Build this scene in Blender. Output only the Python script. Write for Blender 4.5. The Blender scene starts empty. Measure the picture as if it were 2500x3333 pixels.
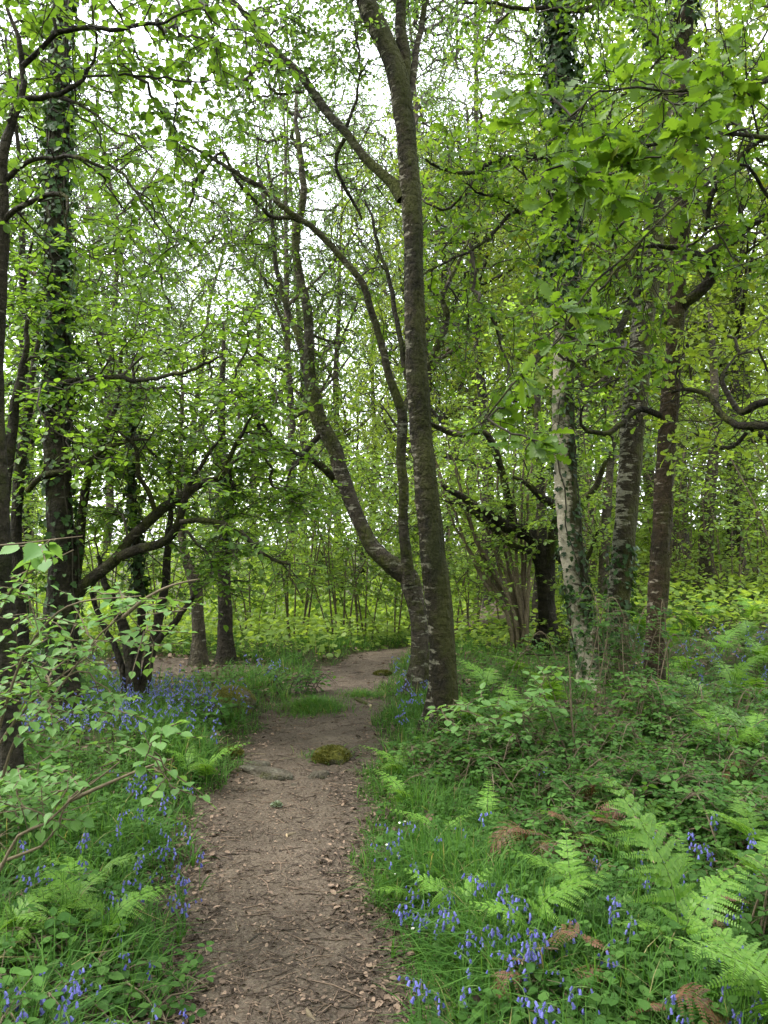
import bpy, math, random
import numpy as np
from math import sin, cos, pi, radians, atan

rng = np.random.default_rng(11)
random.seed(11)
SC = bpy.context.scene
COL = SC.collection

# ------------------------------------------------------------------ camera model
F, PCX, PCY, HZ, CAMZ = 2504.0, 1250.0, 1666.5, 1760.0, 1.6
PITCH = atan((HZ - PCY) / F)
K = 2500.0 / 1659.0

def P(px, py, d):
    dx, dy = (px - PCX) / F, (PCY - py) / F
    v = np.array([dx, cos(PITCH) - dy * sin(PITCH), sin(PITCH) + dy * cos(PITCH)])
    return np.array([0, 0, CAMZ]) + v * (d / v[1])

def D(x, y, d):
    return P(x * K, y * K, d)

def nrm(v):
    return v / np.maximum(np.linalg.norm(v, axis=-1, keepdims=True), 1e-9)

def sm(t):
    t = np.clip(t, 0, 1)
    return t * t * (3 - 2 * t)

# ------------------------------------------------------------------ ground shape
PY = np.array([0.0, 1.5, 2.55, 2.99, 3.51, 4.26, 4.9, 5.41, 6.26, 7.4, 8.7, 9.8, 10.5, 12, 14, 20])
PL = np.array([-.60, -.62, -.68, -.76, -.86, -.99, -1.02, -.97, -1.02, -.96, -.86, -.60, -.43, .1, 1.3, 3.0])
PR = np.array([.10, .08, .03, -.01, -.12, -.20, -.21, -.15, -.10, -.13, -.06, .06, .13, .8, 2.3, 4.0])

def path_out(x, y):
    w = 0.05 * np.sin(y * 5.1) + .035 * np.sin(y * 11.3 + 2)
    w2 = 0.05 * np.sin(y * 4.3 + 1) + .035 * np.sin(y * 12.7)
    return np.maximum(np.interp(y, PY, PL) + w - x, x - np.interp(y, PY, PR) - w2)

def gz(x, y):
    x = np.asarray(x, float); y = np.asarray(y, float)
    o = np.maximum(path_out(x, y), 0)
    h = (.05 * np.sin(x * 1.3 + 1) * np.sin(y * .9) + .025 * np.sin(x * 3.1 + y * 2.3)) * sm(o / .8)
    h = h + .10 * sm(o / .5) + .012 * np.sin(x * 7 + 1) * np.sin(y * 6)
    h = h - np.minimum(.13 * np.maximum(y - 11, 0), 3.0) * sm((2.0 - x + .12 * (y - 11)) / 3)
    h = h + np.minimum(.085 * np.maximum(y - 6.5, 0), 1.6) * sm((x - 1.2) / 3.2)
    return h

def g(x, y):
    return float(gz(x, y))

def ground_d(px, py, h=0.0):
    """depth of a point h above the ground seen at this pixel"""
    d = (CAMZ - h) * F / max(py - HZ, 60)
    for _ in range(6):
        x = (px - PCX) / F * d
        d = .5 * d + .5 * (CAMZ - h - g(x, d)) * F / max(py - HZ, 60)
    return d

# ------------------------------------------------------------------ mesh builder
class MB:
    def __init__(s):
        s.v, s.l, s.t, s.m, s.a, s.n = [], [], [], [], [], 0
    def add(s, v, loops, totals, mat=0, a=None):
        v = np.asarray(v, float).reshape(-1, 3)
        s.v.append(v); s.l.append(np.asarray(loops, np.int64).ravel() + s.n)
        totals = np.asarray(totals, np.int64).ravel()
        s.t.append(totals); s.m.append(np.full(len(totals), mat))
        s.a.append(np.zeros(len(v)) if a is None else np.broadcast_to(a, (len(v),)))
        s.n += len(v)
    def build(s, name, mats, parent=None, origin=(0, 0, 0), smooth=True):
        me = bpy.data.meshes.new(name)
        v = np.concatenate(s.v) - np.asarray(origin, float)
        l = np.concatenate(s.l); t = np.concatenate(s.t); m = np.concatenate(s.m)
        me.vertices.add(len(v)); me.vertices.foreach_set('co', v.astype(np.float32).ravel())
        me.loops.add(len(l)); me.loops.foreach_set('vertex_index', l.astype(np.int32))
        me.polygons.add(len(t))
        st = np.concatenate([[0], np.cumsum(t)[:-1]])
        me.polygons.foreach_set('loop_start', st.astype(np.int32))
        me.polygons.foreach_set('loop_total', t.astype(np.int32))
        me.polygons.foreach_set('material_index', m.astype(np.int32))
        me.polygons.foreach_set('use_smooth', np.full(len(t), bool(smooth)))
        at = me.attributes.new('v', 'FLOAT', 'POINT')
        at.data.foreach_set('value', np.concatenate(s.a).astype(np.float32))
        for mm in (mats if isinstance(mats, (list, tuple)) else [mats]):
            me.materials.append(mm)
        me.update(calc_edges=True)
        me.validate()
        o = bpy.data.objects.new(name, me); COL.objects.link(o)
        if parent is not None:
            o.parent = parent
        else:
            o.location = origin
        return o

def tubes(mb, pts, rad, sides=4, mat=0, a=0.0, lump=0.0, flare=None):
    """pts (B,n,3), rad (B,n)"""
    pts = np.asarray(pts, float); rad = np.asarray(rad, float)
    B, n = rad.shape
    T = nrm(np.gradient(pts, axis=1))
    mean = np.abs(T.mean(axis=1))
    ref = np.zeros((B, 3)); ref[np.arange(B), mean.argmin(axis=1)] = 1
    U = nrm(np.cross(T, ref[:, None, :])); V = np.cross(T, U)
    an = np.arange(sides) / sides * 2 * pi
    R = rad[:, :, None] * np.ones(sides)
    if lump:
        s = np.arange(n)[None, :, None] * .35
        R = R * (1 + lump * (np.sin(an * 2 + s * .31) * np.sin(s * .9 + 1) + .6 * np.sin(an * 3 - s * .47 + 2) + .5 * np.sin(an * 5 + s * 1.7) + .4 * np.sin(s * 2.1 + an)))
        R = R * (1 + lump * .35 * rng.standard_normal(R.shape))
    if flare is not None:
        d = np.linalg.norm(pts - pts[:, :1], axis=2)[:, :, None]
        R = R * (1 + flare * 1.5 * np.exp(-d / .2) * (1 + .5 * np.cos(an * 4 + 1) + .25 * np.cos(an * 7)))
    ring = pts[:, :, None, :] + R[..., None] * (np.cos(an)[:, None] * U[:, :, None, :] + np.sin(an)[:, None] * V[:, :, None, :])
    i = np.arange(B)[:, None, None] * n * sides + np.arange(n - 1)[None, :, None] * sides
    j = np.arange(sides)[None, None, :]; j2 = (j + 1) % sides
    q = np.stack([i + j, i + j2, i + sides + j2, i + sides + j], axis=-1)
    av = a if np.isscalar(a) else np.repeat(a, n * sides)
    mb.add(ring, q, np.full(q.size // 4, 4), mat, av)

# ------------------------------------------------------------------ leaf shapes: (verts, faces)
def half_shape(outline, mid, fold=.10, curl=.12):
    """outline: (x,y) from base to tip on one side, mirrored; mid: x of the points on the midrib"""
    vs = [(0, 0, 0)] + [(m, 0, -curl * m * m) for m in mid] + [(1, 0, -curl)]
    nm = len(mid)
    tip = nm + 1
    left = []
    for x, y in outline:
        left.append(len(vs)); vs.append((x, y, fold * y * 2 - curl * x * x))
    right = []
    for x, y in outline:
        right.append(len(vs)); vs.append((x, -y, fold * y * 2 - curl * x * x))
    spine = [0] + list(range(1, nm + 1)) + [tip]
    return np.array(vs, float), [spine + left[::-1], spine[::-1] + right]

HAZEL = half_shape([(.06, .22), (.25, .38), (.5, .42), (.75, .30), (.9, .12)], [.5])
ser = []
for k in range(11):
    x = .03 + k * .088
    y = .44 * (sin(pi * min(1, (x + .05) ** .75)) ** .75) * (1 if x < .62 else max(.12, 1 - (x - .62) * 1.6))
    ser += [(x, y * .93), (x + .06, y * 1.04)]
HAZELN = half_shape(ser, [.25, .5, .75], .12, .18)
OAK = half_shape([(.10, .05), (.2, .17), (.28, .19), (.32, .09), (.42, .25), (.5, .27), (.54, .13), (.66, .32), (.74, .31), (.77, .17), (.88, .22), (.95, .17), (.98, .07)], [.35, .7], .08, .14)
OAKF = half_shape([(.2, .16), (.32, .08), (.5, .27), (.56, .13), (.74, .31), (.92, .18)], [.5], .08, .14)
BIRCH = (np.array([(0, 0, 0), (.35, .36, .07), (1, 0, -.08), (.35, -.36, .07)]), [[0, 2, 1], [0, 3, 2]])
IVY = half_shape([(-.08, .2), (.15, .5), (.38, .27), (.55, .42), (.7, .2)], [.5], .06, .1)
def tri_leaf():
    vs, fs = [], []
    for ang, s, ox in ((0, 1, .18), (1.9, .8, .1), (-1.9, .8, .1)):
        base, f = half_shape([(.15, .24), (.45, .37), (.75, .25)], [], .10, .12)
        c, sn = cos(ang), sin(ang)
        v = base * s; v[:, 0] += ox
        v = np.stack([v[:, 0] * c - v[:, 1] * sn, v[:, 0] * sn + v[:, 1] * c, v[:, 2]], 1)
        n0 = sum(len(a) for a in vs)
        vs.append(v); fs += [[i + n0 for i in q] for q in f]
    return np.concatenate(vs), fs
TRI = tri_leaf()
PINN = (np.array([(0, .11, 0), (0, -.11, 0), (.55, -.13, .02), (1, 0, -.05), (.55, .13, .02)]), [[0, 1, 2, 3, 4]])

def leaves(mb, shape, pos, dr, up, size, mat=0, a=None, wid=None):
    sv, sf = shape
    pos = np.asarray(pos, float); N = len(pos)
    if N == 0:
        return
    d = nrm(np.asarray(dr, float)); up = np.asarray(up, float)
    n = nrm(up - (up * d).sum(1, keepdims=True) * d); s = np.cross(n, d)
    size = np.broadcast_to(size, (N,))
    w = np.ones(N) if wid is None else np.broadcast_to(wid, (N,))
    curl = rng.uniform(.3, 1.9, N)
    v = pos[:, None, :] + size[:, None, None] * (sv[None, :, 0, None] * d[:, None, :] + sv[None, :, 1, None] * (w[:, None] * 1.0)[:, :, None] * s[:, None, :] + (sv[None, :, 2] * curl[:, None])[..., None] * n[:, None, :])
    k = len(sv)
    lp = np.concatenate([np.array(f) for f in sf]); tt = np.array([len(f) for f in sf])
    L = (np.arange(N)[:, None] * k + lp[None, :])
    if a is None:
        a = rng.uniform(0, 1, N)
    mb.add(v, L, np.tile(tt, N), mat, np.repeat(a, k))

# ------------------------------------------------------------------ materials
def newmat(name):
    m = bpy.data.materials.new(name); m.use_nodes = True
    nt = m.node_tree; nt.nodes.clear()
    out = nt.nodes.new('ShaderNodeOutputMaterial')
    return m, nt, out

def N(nt, t, **kw):
    n = nt.nodes.new(t)
    for k, v in kw.items():
        if k.startswith('_'):
            setattr(n, k[1:], v)
        else:
            n.inputs[k.replace('__', ' ')].default_value = v
    return n

def ramp(nt, stops, inp=None, interp='LINEAR'):
    r = nt.nodes.new('ShaderNodeValToRGB'); cr = r.color_ramp; cr.interpolation = interp
    while len(cr.elements) < len(stops):
        cr.elements.new(.5)
    for e, (p, c) in zip(cr.elements, stops):
        e.position = p
        e.color = (*c, 1) if hasattr(c, '__len__') else (c, c, c, 1)
    if inp is not None:
        nt.links.new(inp, r.inputs[0])
    return r

def mixc(nt, fac, a, b, mode='MIX'):
    m = nt.nodes.new('ShaderNodeMix'); m.data_type = 'RGBA'; m.blend_type = mode
    for k, v in ((0, fac), (6, a), (7, b)):
        if hasattr(v, 'is_output'):
            nt.links.new(v, m.inputs[k])
        else:
            m.inputs[k].default_value = (*v, 1) if hasattr(v, '__len__') else v
    return m.outputs[2]

def leafmat(name, c0, c1, trans=.45, tcol=None, rough=.45, spec=.35, stray=None):
    m, nt, out = newmat(name)
    at = N(nt, 'ShaderNodeAttribute', _attribute_name='v')
    st = [(0, c0), (.93, c1)]
    if stray:
        st = [(0, c0), (.92, c1), (.995, stray)]
    r = ramp(nt, st, at.outputs['Fac'])
    oi = N(nt, 'ShaderNodeObjectInfo')
    hs = N(nt, 'ShaderNodeHueSaturation')
    mr = N(nt, 'ShaderNodeMapRange'); mr.inputs[3].default_value = .82; mr.inputs[4].default_value = 1.2
    nt.links.new(oi.outputs['Random'], mr.inputs[0]); nt.links.new(mr.outputs[0], hs.inputs['Value'])
    nt.links.new(r.outputs[0], hs.inputs['Color'])
    p = N(nt, 'ShaderNodeBsdfPrincipled', Roughness=rough)
    p.inputs['Specular IOR Level'].default_value = spec
    nt.links.new(hs.outputs[0], p.inputs['Base Color'])
    t = N(nt, 'ShaderNodeBsdfTranslucent')
    tm = mixc(nt, 1.0, hs.outputs[0], tcol or (1.9, 1.75, .9), 'MULTIPLY')
    nt.links.new(tm, t.inputs['Color'])
    mx = N(nt, 'ShaderNodeMixShader', Fac=trans)
    nt.links.new(p.outputs[0], mx.inputs[1]); nt.links.new(t.outputs[0], mx.inputs[2])
    nt.links.new(mx.outputs[0], out.inputs[0])
    return m

def barkmat(name, base, dark, pale, moss, pale_amt=.3, moss_amt=.5, side=.0, fissure=1.0, moss_z=0.0):
    """side: moss keeps to the +x face, pale bark to the -x face; bands run round the stem"""
    m, nt, out = newmat(name); L = nt.links.new
    tc = N(nt, 'ShaderNodeTexCoord'); geo = N(nt, 'ShaderNodeNewGeometry')
    def mapped(s):
        mp = N(nt, 'ShaderNodeMapping'); mp.inputs['Scale'].default_value = s; L(tc.outputs['Object'], mp.inputs[0]); return mp.outputs[0]
    n1 = N(nt, 'ShaderNodeTexNoise', Scale=9.0, Detail=8.0, Roughness=.65); L(mapped((1, 1, 2.2)), n1.inputs['Vector'])
    n2 = N(nt, 'ShaderNodeTexNoise', Scale=5.0, Detail=6.0, Roughness=.6); L(mapped((1.6, 1.6, 5.5)), n2.inputs['Vector'])
    n3 = N(nt, 'ShaderNodeTexNoise', Scale=2.6, Detail=7.0, Roughness=.7); L(tc.outputs['Object'], n3.inputs['Vector'])
    n4 = N(nt, 'ShaderNodeTexNoise', Scale=60.0, Detail=4.0); L(mapped((1, 1, .5)), n4.inputs['Vector'])
    vo = N(nt, 'ShaderNodeTexVoronoi', Scale=26.0); vo.feature = 'DISTANCE_TO_EDGE'; L(mapped((1, 1, .4)), vo.inputs['Vector'])
    c = mixc(nt, ramp(nt, [(.35, 0), (.65, 1)], n1.outputs[0]).outputs[0], dark, base)
    sx = N(nt, 'ShaderNodeSeparateXYZ'); L(geo.outputs['Normal'], sx.inputs[0])
    def madd(a, k, b):
        q = N(nt, 'ShaderNodeMath', _operation='MULTIPLY_ADD'); L(a, q.inputs[0]); q.inputs[1].default_value = k
        if hasattr(b, 'is_output'): L(b, q.inputs[2])
        else: q.inputs[2].default_value = b
        return q.outputs[0]
    pm = ramp(nt, [(.62 - pale_amt * .5, 0), (.68 - pale_amt * .5, 1)], madd(sx.outputs[0], -side * .16, n2.outputs[0])).outputs[0]
    c = mixc(nt, pm, c, mixc(nt, n4.outputs[0], [x * .7 for x in pale], pale))
    mm = ramp(nt, [(.66 - moss_amt * .4, 0), (.78 - moss_amt * .4, 1)], madd(sx.outputs[0], side * .16, n3.outputs[0])).outputs[0]
    c = mixc(nt, mm, c, mixc(nt, n4.outputs[0], [x * .45 for x in moss], moss))
    n5 = N(nt, 'ShaderNodeTexNoise', Scale=1.7, Detail=5.0, Roughness=.6, Distortion=.8); L(mapped((1, 1, .6)), n5.inputs['Vector'])
    c = mixc(nt, 1.0, c, ramp(nt, [(.36, (.55, .58, .5)), (.64, (1.4, 1.35, 1.3))], n5.outputs[0]).outputs[0], 'MULTIPLY')
    p = N(nt, 'ShaderNodeBsdfPrincipled', Roughness=.9); p.inputs['Specular IOR Level'].default_value = .2
    L(c, p.inputs['Base Color'])
    h = madd(vo.outputs[0], .9 * fissure, n1.outputs[0]); h = madd(n4.outputs[0], .5, h); h = madd(mm, .5, h)
    b = N(nt, 'ShaderNodeBump', Strength=1.0, Distance=.035); L(h, b.inputs['Height']); L(b.outputs[0], p.inputs['Normal'])
    L(p.outputs[0], out.inputs[0])
    return m

def flat(name, c0, c1, scale=30, rough=.85, bump=.3, det=5, attr=False, spec=.3):
    m, nt, out = newmat(name); L = nt.links.new
    if attr:
        src = N(nt, 'ShaderNodeAttribute', _attribute_name='v').outputs['Fac']
    else:
        tc = N(nt, 'ShaderNodeTexCoord'); n = N(nt, 'ShaderNodeTexNoise', Scale=scale, Detail=det, Roughness=.65)
        L(tc.outputs['Object'], n.inputs['Vector']); src = n.outputs[0]
    r = ramp(nt, [(.3, c0), (.7, c1)] if not attr else [(0, c0), (1, c1)], src)
    p = N(nt, 'ShaderNodeBsdfPrincipled', Roughness=rough); p.inputs['Specular IOR Level'].default_value = spec
    L(r.outputs[0], p.inputs['Base Color'])
    if bump and not attr:
        b = N(nt, 'ShaderNodeBump', Strength=bump, Distance=.01); L(src, b.inputs['Height']); L(b.outputs[0], p.inputs['Normal'])
    L(p.outputs[0], out.inputs[0])
    return m

M = {}
M['hazel'] = leafmat('hazel_leaf', (.042, .100, .011), (.118, .205, .030), .5)
M['hazel_near'] = leafmat('hazel_leaf_near', (.085, .185, .045), (.145, .265, .078), .4, rough=.5, spec=.3)
M['oak'] = leafmat('oak_leaf', (.045, .108, .010), (.125, .215, .024), .5, stray=(.15, .18, .02))
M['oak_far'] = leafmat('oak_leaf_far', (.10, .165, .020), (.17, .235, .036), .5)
M['birch'] = leafmat('birch_leaf', (.055, .120, .022), (.13, .22, .046), .5)
M['under'] = leafmat('understorey_leaf', (.09, .165, .026), (.155, .24, .050), .5)
M['ivy'] = leafmat('ivy_leaf', (.012, .032, .008), (.032, .070, .015), .2, rough=.5, spec=.25)
M['bramble'] = leafmat('bramble_leaf', (.028, .080, .014), (.075, .160, .034), .4, rough=.62, spec=.18)
M['herb'] = leafmat('herb_leaf', (.030, .085, .014), (.078, .165, .032), .4, rough=.62, spec=.18)
M['grass'] = leafmat('grass_blade', (.028, .085, .014), (.085, .18, .034), .4, rough=.6, spec=.18, stray=(.22, .2, .09))
M['fern'] = leafmat('fern_frond', (.085, .20, .020), (.145, .27, .038), .4)
M['deadfern'] = leafmat('dead_fern', (.060, .026, .014), (.13, .062, .032), .2, tcol=(1.3, 1, .7))
M['litter'] = leafmat('leaf_litter', (.034, .023, .016), (.225, .155, .11), .1, tcol=(1.2, 1, .8), rough=.8)
M['bell'] = leafmat('bluebell_petal', (.085, .085, .33), (.18, .18, .50), .25, tcol=(1.1, 1.1, 1.3))
M['stem'] = flat('green_stem', (.05, .10, .02), (.09, .15, .04))
M['fstem'] = flat('fern_stem', (.035, .07, .012), (.07, .11, .025))
M['white'] = leafmat('white_petal', (.65, .68, .6), (.8, .8, .75), .3, tcol=(1, 1, 1))
M['twig'] = flat('twig_bark', (.022, .018, .012), (.06, .05, .036), 40)
M['twig_pale'] = flat('pale_twig_bark', (.07, .052, .033), (.16, .125, .08), 40)
M['limb'] = barkmat('mossy_limb_bark', (.034, .028, .02), (.012, .010, .008), (.11, .10, .08), (.06, .065, .014), .05, .5)
M['limb_oak'] = barkmat('oak_limb_bark', (.03, .025, .018), (.011, .009, .007), (.08, .075, .06), (.07, .075, .016), .0, .4)
M['birch_moss'] = barkmat('mossy_birch_bark', (.034, .027, .015), (.011, .009, .006), (.22, .2, .165), (.045, .046, .014), -.06, .6, .9)
M['birch_white'] = barkmat('white_birch_bark', (.13, .10, .07), (.035, .028, .02), (.50, .44, .37), (.042, .045, .016), .36, .48, 1.3, .6)
M['birch_grey'] = barkmat('grey_birch_bark', (.050, .040, .026), (.016, .013, .009), (.30, .28, .23), (.065, .066, .022), .06, .5, .9)
M['red_bark'] = barkmat('reddish_bark', (.058, .040, .025), (.022, .015, .010), (.28, .24, .2), (.06, .055, .018), -.04, .45, .5)
M['bark_dark'] = barkmat('dark_bark', (.040, .033, .024), (.013, .011, .008), (.13, .12, .1), (.045, .05, .014), .0, .35)
M['lichen'] = barkmat('lichen_birch_bark', (.060, .050, .037), (.02, .016, .012), (.20, .19, .155), (.065, .07, .018), .12, .5)
M['far_bark'] = barkmat('far_bark', (.085, .07, .05), (.03, .025, .018), (.22, .2, .17), (.07, .075, .02), .05, .3)
M['stone'] = barkmat('grey_stone', (.115, .10, .08), (.06, .05, .04), (.17, .155, .13), (.08, .085, .02), .2, .3)
M['moss'] = flat('moss_cushion', (.04, .045, .008), (.12, .11, .02), 55, 1, 1.0)
M['mossfuzz'] = leafmat('moss_tuft', (.016, .020, .005), (.046, .052, .011), .15, rough=.9, spec=.1)

def groundmat(name, path=False):
    m, nt, out = newmat(name); L = nt.links.new
    tc = N(nt, 'ShaderNodeTexCoord')
    n1 = N(nt, 'ShaderNodeTexNoise', Scale=3.0, Detail=9.0, Roughness=.7); L(tc.outputs['Object'], n1.inputs['Vector'])
    n2 = N(nt, 'ShaderNodeTexNoise', Scale=70.0, Detail=6.0, Roughness=.75); L(tc.outputs['Object'], n2.inputs['Vector'])
    mp = N(nt, 'ShaderNodeMapping'); mp.inputs['Scale'].default_value = (1, 1.6, 1); L(tc.outputs['Object'], mp.inputs[0])
    vo = N(nt, 'ShaderNodeTexVoronoi', Scale=75.0, Randomness=1.0); L(mp.outputs[0], vo.inputs['Vector'])
    if path:
        c = ramp(nt, [(.36, (.045, .035, .026)), (.66, (.128, .100, .075))], n1.outputs[0]).outputs[0]
        n0 = N(nt, 'ShaderNodeTexNoise', Scale=1.1, Detail=4.0, Roughness=.6, Distortion=.6); L(tc.outputs['Object'], n0.inputs['Vector'])
        c = mixc(nt, 1.0, c, ramp(nt, [(.36, .55), (.64, 1.25)], n0.outputs[0]).outputs[0], 'MULTIPLY')
        c = mixc(nt, ramp(nt, [(.38, 0), (.62, .6)], n2.outputs[0]).outputs[0], c, (.18, .142, .107))
        c = mixc(nt, ramp(nt, [(.5, 0), (.9, .65)], vo.outputs['Color']).outputs[0], c, (.05, .032, .024))
    else:
        c = ramp(nt, [(.35, (.03, .022, .014)), (.65, (.075, .053, .034))], n1.outputs[0]).outputs[0]
        c = mixc(nt, ramp(nt, [(.42, 0), (.62, .8)], n2.outputs[0]).outputs[0], c, (.04, .075, .018))
    p = N(nt, 'ShaderNodeBsdfPrincipled', Roughness=.95); p.inputs['Specular IOR Level'].default_value = .15
    L(c, p.inputs['Base Color'])
    q = N(nt, 'ShaderNodeMath', _operation='ADD'); L(n2.outputs[0], q.inputs[0]); L(vo.outputs['Distance'], q.inputs[1])
    b = N(nt, 'ShaderNodeBump', Strength=.9, Distance=.012); L(q.outputs[0], b.inputs['Height']); L(b.outputs[0], p.inputs['Normal'])
    L(p.outputs[0], out.inputs[0])
    return m
M['ground'] = groundmat('woodland_soil'); M['path'] = groundmat('trodden_path', True)

# ------------------------------------------------------------------ object helpers
def tag(o, label=None, cat=None, group=None, kind=None):
    for k, v in (('label', label), ('category', cat), ('group', group), ('kind', kind)):
        if v: o[k] = v
    return o

def thing(name, loc, label, cat, group=None):
    o = bpy.data.objects.new(name, None); o.empty_display_size = .2
    COL.objects.link(o); o.location = loc
    return tag(o, label, cat, group)

def dup(root, loc, rz, sc=1.0, label=None, group=None):
    r = root.copy(); COL.objects.link(r)
    r.location = loc; r.rotation_euler = (0, 0, rz); r.scale = (sc, sc, sc * random.uniform(.93, 1.07))
    if label: r['label'] = label
    if group: r['group'] = group
    for ch in list(root.children):
        c = ch.copy(); COL.objects.link(c); c.parent = r
        for s in ch.children:
            q = s.copy(); COL.objects.link(q); q.parent = c
    return r

# ------------------------------------------------------------------ curves and growth
def spline(pts, step):
    pts = np.asarray(pts, float)
    if len(pts) == 2:
        pts = np.array([pts[0], pts.mean(0), pts[1]])
    ext = np.vstack([2 * pts[0] - pts[1], pts, 2 * pts[-1] - pts[-2]])
    seg = np.linalg.norm(np.diff(pts[:, :3], axis=0), axis=1)
    out = []
    for i in range(len(pts) - 1):
        p0, p1, p2, p3 = ext[i:i + 4]
        n = max(2, int(seg[i] / step))
        t = (np.arange(n) / n)[:, None]
        out.append(.5 * (2 * p1 + (p2 - p0) * t + (2 * p0 - 5 * p1 + 4 * p2 - p3) * t ** 2 + (3 * p1 - p0 - 3 * p2 + p3) * t ** 3))
    out.append(pts[-1:])
    return np.concatenate(out)

def trace(coords, d0, d1=None, step=.05, base=False):
    """a stem traced in the picture's 1659-wide coordinates (x, y, width) at depths d0 -> d1"""
    d1 = d0 if d1 is None else d1
    c = np.array([k if len(k) == 3 else (*k, 0) for k in coords], float)
    if c[:, 2].max() > 0 and (c[:, 2] == 0).any():
        idx = np.flatnonzero(c[:, 2]); c[:, 2] = np.interp(np.arange(len(c)), idx, c[idx, 2])
    s = np.concatenate([[0], np.cumsum(np.linalg.norm(np.diff(c[:, :2], axis=0), axis=1))]); s /= s[-1]
    dd = d0 + (d1 - d0) * s
    p = np.array([np.append(D(x, y, d), w * K * d / F / 2) for (x, y, w), d in zip(c, dd)])
    if base:
        p[0, 2] = g(p[0, 0], p[0, 1]) - .04
    q = spline(p, step)
    # stems kink and waver a little; thin ones more than thick ones
    L = np.concatenate([[0], np.cumsum(np.linalg.norm(np.diff(q[:, :3], axis=0), axis=1))])
    ph = rng.uniform(0, 6.28, (3, 3)); am = np.clip(.011 - q[:, 3] * .20, .0012, .010)[:, None] * sm(L / .4)[:, None]
    q[:, :3] += am * (np.sin(L[:, None] * 9 + ph[0]) + .7 * np.sin(L[:, None] * 21 + ph[1]) + .45 * np.sin(L[:, None] * 43 + ph[2]))
    return q[:, :3], np.maximum(q[:, 3], .004)

def grow(skel, targets, bal=.35, jit=.10, rt=.0035, sag=0.0, rmax=.05, step=None):
    sp = np.concatenate([s[0] for s in skel]); sr = np.concatenate([s[1] for s in skel])
    sd = np.concatenate([nrm(np.gradient(s[0], axis=0)) for s in skel])
    targets = np.asarray(targets)
    dmin = np.array([np.linalg.norm(sp - t, axis=1).min() for t in targets])
    targets = targets[np.argsort(dmin)]
    Mt, n0, KK = len(targets), len(sp), 5
    pos = np.zeros((n0 + Mt * KK, 3)); dr = pos.copy(); pl = np.zeros(len(pos)); rad = np.zeros(len(pos))
    pos[:n0] = sp; dr[:n0] = sd; rad[:n0] = sr
    par = np.zeros(Mt, int); n = n0
    chains = np.zeros((Mt, KK + 1, 3))
    tt = (np.arange(KK + 1) / KK)[:, None]
    for k, t in enumerate(targets):
        v = t - pos[:n]; d = np.linalg.norm(v, axis=1)
        cosang = (v * dr[:n]).sum(1) / np.maximum(d, 1e-6)
        i = int(np.argmin(d * (1.25 - .3 * cosang) + bal * pl[:n]))
        p0 = pos[i]; L = d[i]; par[k] = i
        c1 = p0 + dr[i] * L * .35 + (t - p0) * .12; c2 = t - nrm(t - p0) * L * .3 + np.array([0, 0, L * .12 - sag * L])
        b = (1 - tt) ** 3 * p0 + 3 * (1 - tt) ** 2 * tt * c1 + 3 * (1 - tt) * tt ** 2 * c2 + tt ** 3 * t
        b[1:-1] += rng.standard_normal((KK - 1, 3)) * jit * L * .5
        chains[k] = b
        pos[n:n + KK] = b[1:]; dr[n:n + KK] = nrm(np.diff(b, axis=0)); pl[n:n + KK] = pl[i] + L * tt[1:, 0]
        n += KK
    cnt = np.zeros(len(pos)); R = np.zeros((Mt, KK + 1))
    for k in range(Mt - 1, -1, -1):
        c = 1.0; b0 = n0 + k * KK
        for j in range(KK - 1, -1, -1):
            c += cnt[b0 + j]; R[k, j + 1] = min(rmax, rt * c ** .55)
        i = par[k]; R[k, 0] = min(rmax, rt * c ** .55)
        if i < n0: R[k] = np.minimum(R[k], max(.004, sr[i] * .7))
        cnt[i] += c
    R[:, -1] *= .6
    return chains, R

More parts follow.
